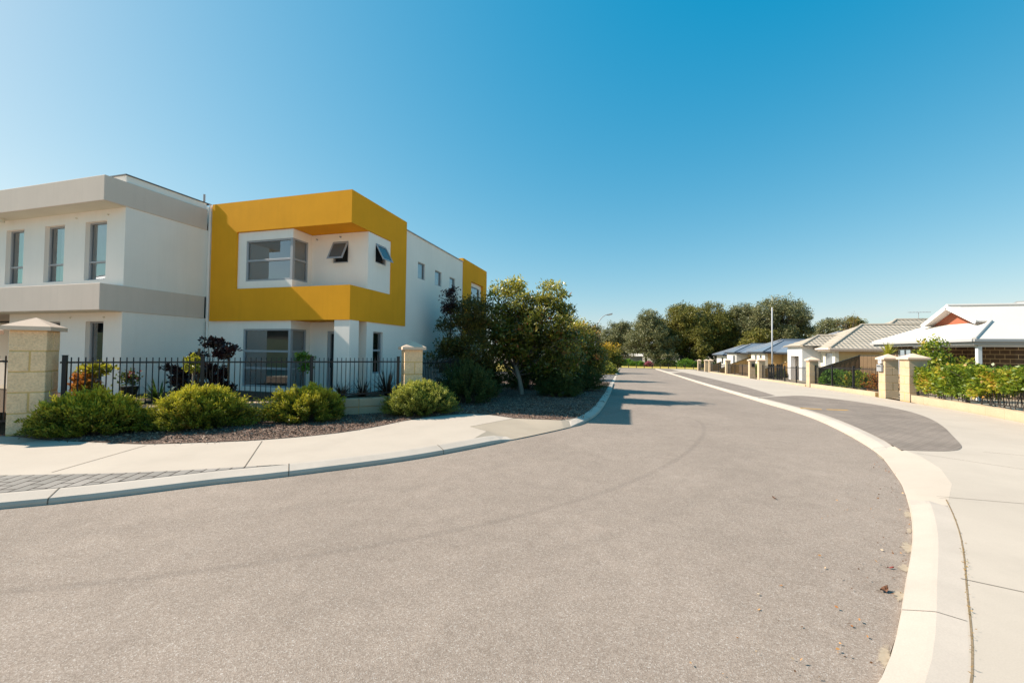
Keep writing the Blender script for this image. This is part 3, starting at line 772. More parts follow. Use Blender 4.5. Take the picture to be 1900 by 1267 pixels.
roof_part([[(18.2, 27.8, 3.35), (30, 24.2, 4.0), (30, 28, 5.2), (20.4, 28, 4.75)], [(18.2, 27.8, 3.35), (20.4, 28, 4.75), (20.4, 32, 3.2), (18.2, 31, 2.7)]], ROOFW, h1)
gutter([((xe, y0, ez), (xe, y1, ez), -1, 0), ((xe, y0, ez), (XR, y0, ez), 0, -1)], surf('pale_grey_gutter', (.40, .40, .40), .5, .04, 2, 40, .02), h1)
mb = MB(); P1 = wallmap('-x', 14.55); wall(mb, P1, 25.2, 27.7, -.2, 2.36, [(25.9, 26.9, .75, 2.1)], t=.2, m=0); mb.build('wall', BRKX, h1); mb = MB()
P2 = wallmap('-x', 16.4); wall(mb, P2, 22.8, 25.2, -.2, 2.36, [], t=.2)
mb.build('wall', BRKX, h1)
mb = MB(); P3 = wallmap('-y', 22.6); wall(mb, P3, 16.4, 30, -.2, 2.36, [(16.8, 18.4, .5, 2.15)], t=.2)
mb.build('wall', BRKY, h1); mb = MB(); P4 = wallmap('-y', 25.2); wall(mb, P4, 14.75, 16.4, -.2, 2.36, [], t=.2)
mb.build('wall', BRKY, h1)
mb = MB(); mb.box((14.1, 21.2, 2.30), (30, 27.95, 2.345)); mb.build('porch_ceiling', WHITEP, h1)
mb = MB(); mb.box((14.2, 21.3, -.3), (30, 27.7, -.14)); mb.build('porch_floor', CONC, h1)
mb = MB(); mb.box((14.25, 21.3, 2.16), (30, 21.42, 2.30)); mb.box((14.25, 21.42, 2.16), (14.37, 25.2, 2.30)); mb.build('porch_beam', WHITEP, h1)
mb = MB(); mb.box((14.22, 21.25, -.15), (14.36, 21.39, 2.17)); mb.build('porch_post', WHITEP, h1, bevel=.006)
mb = MB(); mb.box((19.0, 21.28, -.15), (19.13, 21.41, 2.155)); mb.build('porch_post', WHITEP, h1, bevel=.006)
window(h1, P1, 25.9, 26.9, .75, 2.1, .05, vbars=(26.4,), back=PALEBL); window(h1, P3, 16.8, 18.4, .5, 2.15, .06, vbars=(17.6,), back=DARKIN)
mb = MB(); mb.tube([(16.0, 21.9, 2.30), (16.0, 21.9, 2.22)], .07, 10); mb.build('porch_light', WHITEP, h1)

# 2: beige tiled roof with a white portico
def tiled(planes, parent, row=.36):
    """roof planes made of overlapping tile courses; each plane is (eave a, eave b, ridge b, ridge a)"""
    mb = MB()
    for a, b, c, d in planes:
        a, b, c, d = map(Vector, (a, b, c, d)); nrm = (b-a).cross(d-a)
        if nrm.length < 1e-6: nrm = (b-a).cross(c-a)
        nrm.normalize()
        if nrm.z < 0: nrm = -nrm
        L = max((d-a).length, (c-b).length) * .85; n = max(3, int(L/row))
        for i in range(n):
            f0, f1 = i/n, min(1, (i+1)/n)
            p, q, r, s2 = a.lerp(d, f0), b.lerp(c, f0), b.lerp(c, f1), a.lerp(d, f1)
            up_ = nrm*.036
            mb.face([p+up_, q+up_, r, s2]); mb.face([p, q, q+up_, p+up_])
        mb.face([a-Vector((0,0,.06)), d-Vector((0,0,.06)), c-Vector((0,0,.06)), b-Vector((0,0,.06))])
    return mb
def tilemat(name, axis):
    m, t, b = base_mat(name); v = coords(t)
    wv = N(t, 'ShaderNodeTexWave', Scale=1.05, Distortion=0.0); wv.bands_direction = axis; t.links.new(v, wv.inputs['Vector'])
    n1 = N(t, 'ShaderNodeTexNoise', Scale=1.6, Detail=6.0); t.links.new(v, n1.inputs['Vector'])
    c = ramp(t, n1.outputs[0], [(.3, (.36, .315, .25)), (.7, (.46, .40, .325))])
    t.links.new(c, b.inputs['Base Color']); b.inputs['Roughness'].default_value = .9
    bump(t, b, wv.outputs['Fac'], .9, .038)
    return m
TILEX, TILEY = tilemat('beige_tile_side', 'X'), tilemat('beige_tile_front', 'Y')
h2 = thing('house', 'single-storey cream house with a beige tiled roof and a tall white portico', 'house', (19, 39.5, T(39)+.1))
ez = 2.25; E0 = (15, 35.5, ez); r0 = (18.9, 39.4, 4.23); XR = 32
pl = tiled([((15, 35.5, ez), (XR, 35.5, ez), (XR, 39.4, 4.23), r0), ((17.2, 36.15, ez), (XR, 36.15, ez), (XR, 41.05, 4.75), (22.1, 41.05, 4.75))], h2)
rf = pl.build('roof', TILEX, h2)
pl = tiled([((15, 43.3, ez), (15, 35.5, ez), r0, r0), ((17.2, 45.95, ez), (17.2, 36.15, ez), (22.1, 41.05, 4.75), (22.1, 41.05, 4.75))], h2)
pl.build('roof', TILEY, h2)
pz = 2.45; py0, py1, px = 37.65, 41.55, 13.95; pm = (py0+py1)/2
pl = tiled([((px, py1, pz), (px, py0, pz), (px+1.95, pm, 3.35), (px+1.95, pm, 3.35))], h2); pl.build('portico_roof', TILEY, h2)
pl = tiled([((px, py0, pz), (px+4, py0, pz), (px+4, pm, 3.35), (px+1.95, pm, 3.35))], h2); pl.build('portico_roof', TILEX, h2)
caps([(E0, r0), (r0, (XR, 39.4, 4.23)), ((17.2, 36.15, ez), (22.1, 41.05, 4.75)), ((22.1, 41.05, 4.75), (XR, 41.05, 4.75)), ((px, py0, pz), (px+1.95, pm, 3.35)), ((px+1.95, pm, 3.35), (px+4, pm, 3.35))], ROOFT, h2, .11)
gutter([((15, 35.5, ez), (XR, 35.5, ez), 0, -1), ((15, 35.5, ez), (15, 37.6, ez), -1, 0)], GREIGE, h2)
fl = T(39)+.05
mb = MB(); PP = wallmap('-x', 14.2); wall(mb, PP, 38.2, 41.2, fl, 2.44, [(38.85, 40.55, fl, 1.62)], t=.35)
mb.box((14.55, 38.2, fl), (15.5, 38.5, 2.44)); mb.box((14.55, 40.9, fl), (15.5, 41.2, 2.44)); mb.build('portico', WHITEP, h2, bevel=.01)
mb = MB(); PW = wallmap('-x', 15.5); wall(mb, PW, 35.9, 45, fl, 2.2, [(36.3, 37.4, .9, 1.9)], t=.25); mb.build('wall', CREAM, h2)
mb = MB(); PY = wallmap('-y', 35.95); wall(mb, PY, 15.75, 31, fl, 2.2, [(19.0, 20.6, .6, 1.9)], t=.25); mb.build('wall', TAN, h2)
window(h2, PW, 36.3, 37.4, .9, 1.9, .05, back=PALEBL); window(h2, PY, 19.0, 20.6, .6, 1.9, .05, back=BLIND)
mb = MB(); mb.box((15.0, 39.1, fl), (15.1, 40.4, 1.6)); mb.build('entry_screen', GREIGE, h2)
mb = MB()                                                                   # television aerial
mb.tube([(23.6, 41, 4.75), (23.6, 41, 5.38)], .02, 6); mb.tube([(22.9, 41, 5.36), (24.4, 41, 5.36)], .018, 6)
for k in range(7): mb.tube([(22.95+k*.22, 40.75, 5.37), (22.95+k*.22, 41.25, 5.37)], .012, 5)
mb.build('aerial', STEEL, h2)

# 3: blue-grey roof, cream porch block with two small windows
def hip(x0, x1, y0, y1, z, s, mat, parent, capmat, front_only=True):
    ym = (y0+y1)/2; h = (y1-y0)/2; zr = z+h*s; rx = x0+h
    roof_part([[(x0, y0, z), (x1, y0, z), (x1, ym, zr), (rx, ym, zr)], [(x0, y1, z), (rx, ym, zr), (x1, ym, zr), (x1, y1, z)], [(x0, y0, z), (rx, ym, zr), (x0, y1, z)]], mat, parent)
    caps([((x0, y0, z), (rx, ym, zr)), ((x0, y1, z), (rx, ym, zr)), ((rx, ym, zr), (x1, ym, zr))], capmat, parent, .06)
    gutter([((x0, y0, z), (x1, y0, z), 0, -1), ((x0, y0, z), (x0, y1, z), -1, 0)], capmat, parent)
CAPD = surf('dark_ridge_metal', (.085, .10, .125), .45, .06, 2, 40, .03, spec=.5)
h3 = thing('house', 'single-storey cream and tan house with a blue-grey metal roof and two small square windows', 'house', (19, 49, T(49)+.1))
hip(16.3, 30, 43.2, 53.0, 1.98, .44, ROOFD, h3, CAPD); hip(15.2, 26, 51.0, 57.0, 2.05, .44, ROOFD, h3, CAPD)
fl = T(49)
mb = MB(); P5 = wallmap('-x', 15.5); wall(mb, P5, 51.5, 56.5, fl-.3, 2.04, [(52.6, 53.4, .8, 1.62), (54.4, 55.2, .8, 1.62)], t=.3); mb.build('wall', CREAM, h3)
for a in (52.6, 54.4): window(h3, P5, a, a+.8, .8, 1.62, .06, back=DARKIN)
mb = MB(); wall(mb, wallmap('-y', 51.5), 15.8, 25, fl-.3, 2.0, [], t=.3); mb.build('wall', TAN, h3)
mb = MB(); P6 = wallmap('-x', 17.3); wall(mb, P6, 43.9, 51.5, fl-.3, 1.96, [(45.0, 46.0, fl, 1.7)], t=.3); mb.build('wall', TAN, h3); mb = MB(); wall(mb, wallmap('-y', 43.9), 17.6, 29, fl-.3, 1.96, [], t=.3); mb.build('wall', TAN, h3)
mb = MB(); pbox(mb, P6, 45.0, 46.0, fl, 1.7, .1, .15); mb.build('front_door', DARKIN, h3)
# 4: next one along
h4 = thing('house', 'far cream house with a dark blue-grey hipped roof, last but one before the trees', 'house', (19, 65, T(65)+.1))
hip(16.4, 30, 57.8, 66.5, 1.95, .42, ROOFD, h4, CAPD); hip(15.6, 24, 64.6, 70.8, 2.0, .42, ROOFD, h4, CAPD)
fl = T(65)
mb = MB(); P7 = wallmap('-x', 15.9); wall(mb, P7, 65.0, 70.4, fl-.3, 1.99, [(65.5, 67.0, .3, 1.5)], t=.3); wall(mb, wallmap('-y', 65.0), 16.2, 24, fl-.3, 1.96, [], t=.3); mb.build('wall', LIGHTP, h4)
window(h4, P7, 65.5, 67.0, .3, 1.5, .06, vbars=(66.2,), back=DARKIN)
mb = MB(); P8 = wallmap('-x', 17.4); wall(mb, P8, 58.2, 65.0, fl-.3, 1.93, [(61.5, 64.2, fl, 1.4)], t=.3); wall(mb, wallmap('-y', 58.2), 17.7, 28, fl-.3, 1.93, [], t=.3); mb.build('wall', TAN, h4)
mb = MB(); pbox(mb, P8, 61.5, 64.2, fl, 1.4, .12, .17); mb.build('garage_door', surf('dark_grey_garage_door', (.16, .17, .17), .6, .06, 2, 40, .05), h4)
h5 = thing('house', 'furthest small pale house with a grey roof at the end of the row', 'house', (19, 77, T(77)+.1))
hip(16.0, 26, 73.5, 81.5, 1.6, .42, ROOFD, h5, CAPD)
mb = MB(); wall(mb, wallmap('-x', 16.6), 74, 81, -1.5, 1.59, [(76, 77.4, 0, 1.1)], t=.3); wall(mb, wallmap('-y', 74), 16.9, 25, -1.5, 1.57, [], t=.3); mb.build('wall', LIGHTP, h5)
window(h5, wallmap('-x', 16.6), 76, 77.4, 0, 1.1, .06, back=DARKIN)

h6 = thing('house', 'house across the side street, seen only as a reflection in the ground-floor windows', 'house', (-38, -6, 0))
hip(-46, -29, -15, 4, 2.6, .45, ROOFD, h6, CAPD)
mb = MB(); mb.box((-45.4, -14.4, 0), (-29.6, 3.4, 2.55)); mb.build('wall', TAN, h6)

# ------------------------------------------------------------------ limestone pillars
def pillar(loc, rz, label, group, H, half=.24, course=.35, shift=0, cap_over=.075, base=0.0, nb=None):
    o = thing('limestone_pillar', label, 'pillar', loc, rz, group)
    caph = .25; sh = H-caph; n = max(3, round(sh/course)); ch = sh/n; g_ = .009 if loc[0] < 0 else .006
    core = MB(); core.box((-half+.007, -half+.007, -.02), (half-.007, half-.007, sh))
    core.build('mortar_core', MORTAR, o, world=False)
    mb = MB(); r_ = random.Random(int(loc[1]*100))
    def blk(x0, x1, y0, y1, z0, z1):
        j = lambda: r_.uniform(-.004, .004)
        mb.box((x0+j(), y0+j(), z0), (x1+j(), y1+j(), z1))
    for i in range(n):
        z0, z1 = i*ch+g_, (i+1)*ch-g_
        if (n-i) % 2 == 1:
            blk(-half, half, -half, -.01, z0, z1); blk(-half, half, .01, half, z0, z1)
        else:
            blk(-half, .03-g_, -half, half, z0, z1); blk(.03+g_, half, -half, half, z0, z1)
    mb.build('shaft', LIME if loc[0] < 0 else LIMEP, o, world=False, bevel=.012)
    c = MB(); e = half+cap_over; z0, z1, z2 = sh+.002, sh+.075, H
    k = [(-e,-e,z0),(e,-e,z0),(e,e,z0),(-e,e,z0)]; q = [(-e,-e,z1),(e,-e,z1),(e,e,z1),(-e,e,z1)]
    c.face(k[::-1])
    for i in range(4): c.face([k[i], k[(i+1)%4], q[(i+1)%4], q[i]]); c.face([q[i], q[(i+1)%4], (0,0,z2)])
    c.build('cap', CAPST, o, world=False, merge=True)
    return o
A0 = np.array([-10.6, 4.9]); A1 = np.array([-5.5, 9.8]); AD = (A1-A0)/np.linalg.norm(A1-A0); AN = np.array([AD[1], -AD[0]]); ang = math.atan2(AD[1], AD[0])
pillar((A0[0], A0[1], .14), ang, 'big cream limestone pillar beside the front left shrub', 'limestone pillars on the left', 2.13, half=.24, course=.365)
pillar((-11.35, 4.35, .14), ang-.15, 'limestone pillar cut off by the left edge of the photo', 'limestone pillars on the left', 2.06, half=.24, course=.365)
pillar((A1[0], A1[1], .12), ang-.04, 'cream limestone pillar at the fence corner below the yellow house', 'limestone pillars on the left', 1.88, half=.235)
Rp = [(10.85, 19.40, .29, 'limestone pillar at the near side of the gate gap, where the hedge begins'), (10.87, 20.96, .25, 'limestone pillar with the grey letter plate and white intercom'), (11.02, 28.61, .24, 'limestone pillar standing alone in front of the white portico'),
      (11.23, 38.83, .24, 'nearer limestone pillar of the pair beside the black letterbox'), (11.28, 41.61, .24, 'limestone pillar carrying the black letterbox'), (11.48, 51.31, .24, 'limestone pillar in front of the far cream house between two black fences'),
      (11.68, 61.69, .24, 'nearer limestone pillar of the far gate pair'), (11.75, 65.14, .24, 'further limestone pillar of the far gate pair'), (11.88, 71.68, .24, 'last limestone pillar at the far end of the wall')]
RP = []
for x, y, hf, lab in Rp:
    RP.append(pillar((x+hf, y+hf, T(y)+.10), 0, lab, 'limestone pillars along the right footpath', 1.85 if y > 25 else 1.9, half=hf if hf > .26 else .24, course=.35))
# things fixed to the pillars
o = thing('intercom', 'small white intercom box on the limestone pillar', 'intercom', (10.84, 21.2, 1.40))
mb = MB(); mb.box((10.80, 21.10, 1.40), (10.866, 21.32, 1.62)); mb.build('housing', WHITEP, o, bevel=.012)
mb = MB(); mb.box((10.793, 21.14, 1.50), (10.799, 21.28, 1.59)); mb.build('speaker_grille', STEEL, o)
o = thing('letterbox', 'grey metal letter plate below the white intercom', 'letterbox', (10.84, 21.2, 1.05))
mb = MB(); mb.box((10.79, 21.06, 1.06), (10.866, 21.40, 1.36)); mb.build('body', STEEL, o, bevel=.006)
mb = MB(); mb.box((10.782, 21.10, 1.26), (10.789, 21.36, 1.30)); mb.build('flap', BLACK, o)
o = thing('letterbox', 'black letterbox on the front of a far limestone pillar', 'letterbox', (11.5, 41.5, .75))
mb = MB(); mb.box((11.42, 41.46, T(41.6)+1.15), (11.66, 41.60, T(41.6)+1.42)); mb.build('body', BLACK, o, bevel=.01)
mb = MB(); mb.box((11.40, 41.44, T(41.6)+1.42), (11.68, 41.60, T(41.6)+1.45)); mb.build('lid', BLACK, o)

# ------------------------------------------------------------------ plinth walls and black picket fences
def plinth(name, label, a, b, t, zoff, h, n, courses=1, cap=False):
    a, b = Vector((*a, 0)), Vector((*b, 0)); d = (b-a); L = d.length; d.normalize(); nr = Vector((d.y, -d.x, 0))
    o = thing(name, label, 'wall', ((a.x+b.x)/2, (a.y+b.y)/2, T((a.y+b.y)/2)+zoff))
    core = MB(); mb = MB(); cp = MB()
    k = max(1, int(L/n)); ch = h/courses
    for i in range(k):
        p, q = a+d*L*i/k, a+d*L*(i+1)/k; zz = T((p.y+q.y)/2)+zoff
        for c_ in range(courses):
            top = cap and c_ == courses-1
            e = .012 if top else 0
            sh = (L/k)*.5 if c_ % 2 and not top else 0
            mb.obox((p+q)/2 + Vector((0,0,zz+ch*(c_+.5))), (d, nr, (0,0,1)), (L/k/2-.006, t/2+e, ch/2-.005))
        core.obox((p+q)/2 + Vector((0,0,zz+h/2-.02)), (d, nr, (0,0,1)), (L/k/2, t/2-.010, h/2-.012))
    core.build('mortar_core', MORTAR, o); mb.build('blocks', LIMEP, o, bevel=.008)
    return o
plinth('plinth_wall', 'low limestone plinth under the black fence behind the front shrubs', tuple(A0+AD*.26), tuple(A1-AD*.26), .28, .10, .42, 1.0, 2, True)
plinth('plinth_wall', 'low limestone plinth under the side fence beside the dark trees', (-5.55, 10.1), (-5.6, 17), .26, .05, .40, 1.0, 2)
wr = [(9.02, 9.0), (9.97, 13.35), (10.42, 15.83), (10.70, 18.2), (10.87, 19.36)]
for i, (a, b) in enumerate(zip(wr[:-1], wr[1:])):
    pass
def poly_plinth(label, pts, t, zoff, h):
    o = thing('plinth_wall', label, 'wall', (*pts[len(pts)//2], T(pts[len(pts)//2][1])+zoff)); core = MB(); mb = MB()
    for a, b in zip(pts[:-1], pts[1:]):
        a, b = Vector((*a, 0)), Vector((*b, 0)); d = b-a; L = d.length; d.normalize(); nr = Vector((d.y, -d.x, 0)); k = max(1, round(L/1.0))
        for i in range(k):
            p, q = a+d*L*i/k, a+d*L*(i+1)/k; zz = T((p.y+q.y)/2)+zoff
            mb.obox((p+q)/2 + Vector((0,0,zz+h/2)), (d, nr, (0,0,1)), (L/k/2-.004, t/2, h/2)); core.obox((p+q)/2+Vector((0,0,zz+h/2-.01)), (d, nr, (0,0,1)), (L/k/2, t/2-.01, h/2-.01))
    core.build('mortar_core', MORTAR, o); mb.build('blocks', LIMEP, o, bevel=.008); return o
poly_plinth('long cream limestone plinth under the yellow-green hedge at right', [(9.08, 9.0), (10.02, 13.35), (10.48, 15.83), (10.78, 18.3), (10.98, 19.3)], .26, .08, .28)
poly_plinth('limestone plinth under the black fence with green and orange bushes', [(10.96, 21.6), (11.05, 24.5), (11.16, 28.5)], .26, .07, .24)
poly_plinth('limestone plinth below the fence by the white pole', [(11.18, 29.3), (11.28, 34), (11.38, 38.7)], .26, .05, .17)
poly_plinth('far limestone plinth below the brown-backed fence', [(11.45, 42.2), (11.62, 51.2)], .26, .05, .17)
poly_plinth('furthest limestone plinth near the road end', [(11.66, 51.9), (11.85, 61.6)], .26, .05, .17)

def fence(label, pts, zb, h, group, posts=(0, 1), pitch=.10, rail=(.14, 1.0), pk=.008, spear=.10):
    """black tubular fence: panels of pickets, two rails, square posts"""
    o = thing('picket_fence', label, 'fence', (*pts[0], zb(pts[0][1])), 0, group)
    P_ = [Vector((*p, 0)) for p in pts]
    pick = MB(); rails = [MB(), MB()]; total = 0
    for a, b in zip(P_[:-1], P_[1:]):
        d = b-a; L = d.length; d.normalize(); nr = Vector((d.y, -d.x, 0)); n = max(2, int(L/pitch))
        for i in range(n):
            p = a + d*(i+.5)*L/n; z = zb(p.y)
            pick.obox(p+Vector((0,0,z+h/2+.02)), (d, nr, (0,0,1)), (pk, pk, h/2-.02))
        for r_, zz in zip(rails, (.06, h-spear)):
            k = max(1, int(L/1.5))
            for i in range(k):
                p, q = a+d*L*i/k, a+d*L*(i+1)/k
                r_.bar(p+Vector((0,0,zb(p.y)+zz)), q+Vector((0,0,zb(q.y)+zz)), .028, .034)
    pick.build('picket_panel', BLACK, o)
    for r_ in rails: r_.build('rail', BLACK, o)
    for t_ in posts:
        # parameter along the whole run
        Ls = [(q-p).length for p, q in zip(P_[:-1], P_[1:])]; s_ = t_*sum(Ls); i = 0
        while i < len(Ls)-1 and s_ > Ls[i]: s_ -= Ls[i]; i += 1
        p = P_[i]+(P_[i+1]-P_[i]).normalized()*s_; z = zb(p.y); d = (P_[i+1]-P_[i]).normalized(); nr = Vector((d.y, -d.x, 0))
        mb = MB(); mb.obox(p+Vector((0,0,z+h/2+.01)), (d, nr, (0,0,1)), (.032, .032, h/2+.02)); mb.obox(p+Vector((0,0,z+h+.035)), (d, nr, (0,0,1)), (.037, .037, .006)); mb.build('post', BLACK, o)
    return o
f0 = A0+AD*.34; f1 = A1-AD*.30
fence('long black picket fence between the two limestone pillars on the left', [tuple(f0), tuple(f1)], lambda y: .56, .97, 'black picket fences on the left', (0.01, .34, .67, .99))
fence('black picket fence receding beside the white side wall under the dark trees', [(-5.5, 10.15), (-5.55, 16.8)], lambda y: .50, .97, 'black picket fences on the left', (0.0, .33, .66, 1))
fence('short black picket gate left of the big limestone pillar', [(-11.13, 4.55), (-10.80, 4.75)], lambda y: .30, 1.25, 'black picket fences on the left', (), .09)
fence('black picket fence overgrown by the yellow-green hedge', [(9.2, 9.0), (10.14, 13.35), (10.60, 15.83), (10.90, 18.3), (11.02, 19.3)], lambda y: T(y)+.38, 1.0, 'black picket fences on the right', (.1, .42, .72, .99), .12, pk=.006)
fence('black picket fence in front of green and orange bushes', [(11.05, 21.6), (11.14, 24.5), (11.25, 28.5)], lambda y: T(y)+.33, 1.08, 'black picket fences on the right', (.02, .34, .67, .98), .12, pk=.0055)
fence('black picket fence in front of the white pole and portico', [(11.28, 29.3), (11.38, 34), (11.46, 38.7)], lambda y: T(y)+.22, 1.10, 'black picket fences on the right', (.0, .22, .45, .7, .99), .12, pk=.0055)
fence('black picket fence in front of a brown side fence', [(11.55, 42.3), (11.70, 51.2)], lambda y: T(y)+.22, 1.10, 'black picket fences on the right', (.0, .33, .66, .99), .12, pk=.0055)
fence('black picket fence before the furthest houses', [(11.75, 52), (11.92, 61.6)], lambda y: T(y)+.22, 1.10, 'black picket fences on the right', (.0, .5, .99), .12, pk=.0055)
fence('short black picket fence at the far end of the wall', [(11.95, 65.8), (12.05, 71.6)], lambda y: T(y)+.15, 1.10, 'black picket fences on the right', (.0, .99), .12, pk=.0055)

# solid side fences between the right-hand gardens
def side_fence(label, pts, mat, post_at, group, drop=2.2):
    o = thing('panel_fence', label, 'fence', (pts[0][0], pts[0][1], T(pts[0][1])), 0, group); mb = MB(); rl = MB()
    for (x0, y0, z0), (x1, y1, z1) in zip(pts[:-1], pts[1:]):
        a, b = Vector((x0, y0, z0)), Vector((x1, y1, z1)); L = (Vector((x1, y1, 0))-Vector((x0, y0, 0))).length; n = max(2, int(L/.13)); d = (Vector((x1, y1, 0))-Vector((x0, y0, 0))).normalized(); nr = Vector((d.y, -d.x, 0))
        for i in range(n):
            p, q = a.lerp(b, i/n), a.lerp(b, (i+1)/n); zt = (p.z+q.z)/2; zb = T(p.y)-.1
            mb.obox(((p.x+q.x)/2, (p.y+q.y)/2, (zt+zb)/2), (d, nr, (0,0,1)), (L/n/2-.003, .012+.006*(i % 2), (zt-zb)/2))
        rl.bar(a+Vector((0,0,.01)), b+Vector((0,0,.01)), .06, .04)
    mb.build('panel', mat, o); rl.build('top_rail', surf('dark_green_capping', (.045, .055, .05), .5, .1, 2, 40, .03), o)
    for x, y, z in post_at:
        m2 = MB(); m2.box((x-.04, y-.04, T(y)-.1), (x+.04, y+.04, z+.03)); m2.build('post', BLACK, o)
    return o
side_fence('brown panel fence with a raked top between the white-roofed and beige-roofed houses', [(11.6, 28.9, .90), (13.78, 29.0, 1.72), (14.2, 27.6, 1.73), (14.9, 27.0, 1.73)], TIMBER, [(13.78, 29.0, 1.74)], 'side fences on the right')
side_fence('tan raked side fence behind the white pole', [(12.2, 44.8, -.1), (14.65, 45, .65), (16.2, 45, 1.35)], TANTIM, [(16.2, 45, 1.35)], 'side fences on the right')
side_fence('tan raked side fence before the far cream houses', [(12.2, 57.8, -.25), (13.6, 58, .43), (15.9, 58, 1.40)], TANTIM, [(15.9, 58, 1.40)], 'side fences on the right')
side_fence('brown side fence seen through the far black pickets', [(12.6, 42.4, .70), (12.75, 51, .55)], TIMBER, [(12.6, 42.4, .7)], 'side fences on the right')
side_fence('orange-tan side fence beside the furthest house', [(13.0, 72, -.6), (15.5, 72.5, .45)], TANTIM, [(15.5, 72.5, .45)], 'side fences on the right')

# ------------------------------------------------------------------ street furniture
o = thing('flagpole', 'tall bare white pole in a front garden on a stone base', 'pole', (13.3, 42.2, T(42)+.1))
zb = T(42)+.1
mb = MB(); mb.tube([(13.3, 42.2, zb), (13.3, 42.2, 6.0)], [.070, .055], 12); mb.build('pole', surf('pale_grey_pole', (.40, .41, .43), .5, .05, 2, 40, .02), o, smooth=True)
mb = MB(); mb.tube([(13.3, 42.2, zb-.1), (13.3, 42.2, zb+1.0)], [.22, .17], 14); mb.build('base', LIMEP, o, smooth=True)
mb = MB(); mb.tube([(13.3, 42.2, 6.0), (13.3, 42.2, 6.08)], [.07, .02], 10); mb.build('finial', WHITEP, o)
o = thing('double_gate', 'pair of black boarded gates standing behind the fence by the white pole', 'gate', (12.4, 40, T(40)))
for k, x in enumerate((12.3, 12.95)):
    mb = MB(); 
    for i in range(3): mb.box((x+.17*i, 40.0, T(40)+.1), (x+.17*i+.13, 40.05, T(40)+1.45))
    mb.box((x, 40.05, T(40)+.3), (x+.47, 40.08, T(40)+.4)); mb.box((x, 40.05, T(40)+1.2), (x+.47, 40.08, T(40)+1.3))
    mb.build('leaf', BLACK, o)
# street lamp
lx, ly = -2.95, 45.5; lz = T(ly)+.1
o = thing('street_lamp', 'curved steel street lamp rising above the trees on the left verge', 'street lamp', (lx, ly, lz))
pts = [(lx, ly, lz), (lx, ly, 3.6)]
for k in range(1, 11):
    a = k/10*math.radians(78); R_ = 2.1
    pts.append((lx+(R_-R_*math.cos(a))*.75, ly-.1*k*.0, 3.6+R_*math.sin(a)*1.12))
mb = MB(); mb.tube(pts, [.085]+[.06]+[.055-.002*k for k in range(10)], 10); mb.build('mast', STEEL, o, smooth=True)
tx, tz = pts[-1][0], pts[-1][2]
mb = MB(); mb.obox((tx+.28, ly, tz+.02), (Vector((.97, 0, .22)).normalized(), (0,1,0), Vector((-.22, 0, .97)).normalized()), (.33, .13, .06)); mb.build('lamp_head', STEEL, o, bevel=.03)
mb = MB(); mb.obox((tx+.36, ly, tz-.04), (Vector((.97, 0, .22)).normalized(), (0,1,0), Vector((-.22, 0, .97)).normalized()), (.22, .11, .04)); mb.build('lens', LENS, o, bevel=.02)
# bollards along the far verge
b0 = None
bx = [-.3, 1.2, 2.75, 4.3, 5.85, 7.4, 9.0, 10.55, 12.1, 13.7, 15.3]
for i, x in enumerate(bx):
    if b0 is None:
        b0 = thing('bollard', 'short black bollard on the yellow grass verge at the far end of the road', 'bollard', (x, 87.5, T(87.5)+.05), 0, 'bollards on the far verge')
        mb = MB(); mb.tube([(0,0,0), (0,0,.82)], .075, 8); mb.build('post', BLACK, b0, world=False)
        mb = MB(); mb.tube([(0,0,.82), (0,0,.9)], [.075, .03], 8); mb.build('top', BLACK, b0, world=False)
    else:
        c = copy_tree(b0); c.location = (x, 87.5, T(87.5)+.05)
o = thing('rail_fence', 'low dark rail fence among the shrubs behind the bollards', 'fence', (14, 97, T(97)))
mb = MB()
for k in range(9): mb.box((6+k*2.2, 97, T(97)), (6.08+k*2.2, 97.08, T(97)+.9))
mb.build('post', BLACK, o)
mb = MB(); mb.box((6, 97.02, T(97)+.8), (24, 97.06, T(97)+.86)); mb.build('rail', BLACK, o)
o = thing('park_shelter', 'pale low building glimpsed under the trees beyond the road end', 'building', (2.0, 116, -1.5))
mb = MB(); mb.box((-1.4, 115, -1.6), (5.2, 118, .7)); mb.build('wall', LIGHTP, o)
mb = MB(); mb.slab([(-1.8, 114.6, .8), (5.6, 114.6, .8), (5.6, 116.5, 1.5), (-1.8, 116.5, 1.5)], .08); mb.slab([(-1.8, 118.4, .8), (-1.8, 116.5, 1.5), (5.6, 116.5, 1.5), (5.6, 118.4, .8)], .08); mb.build('roof', LIGHTP, o)

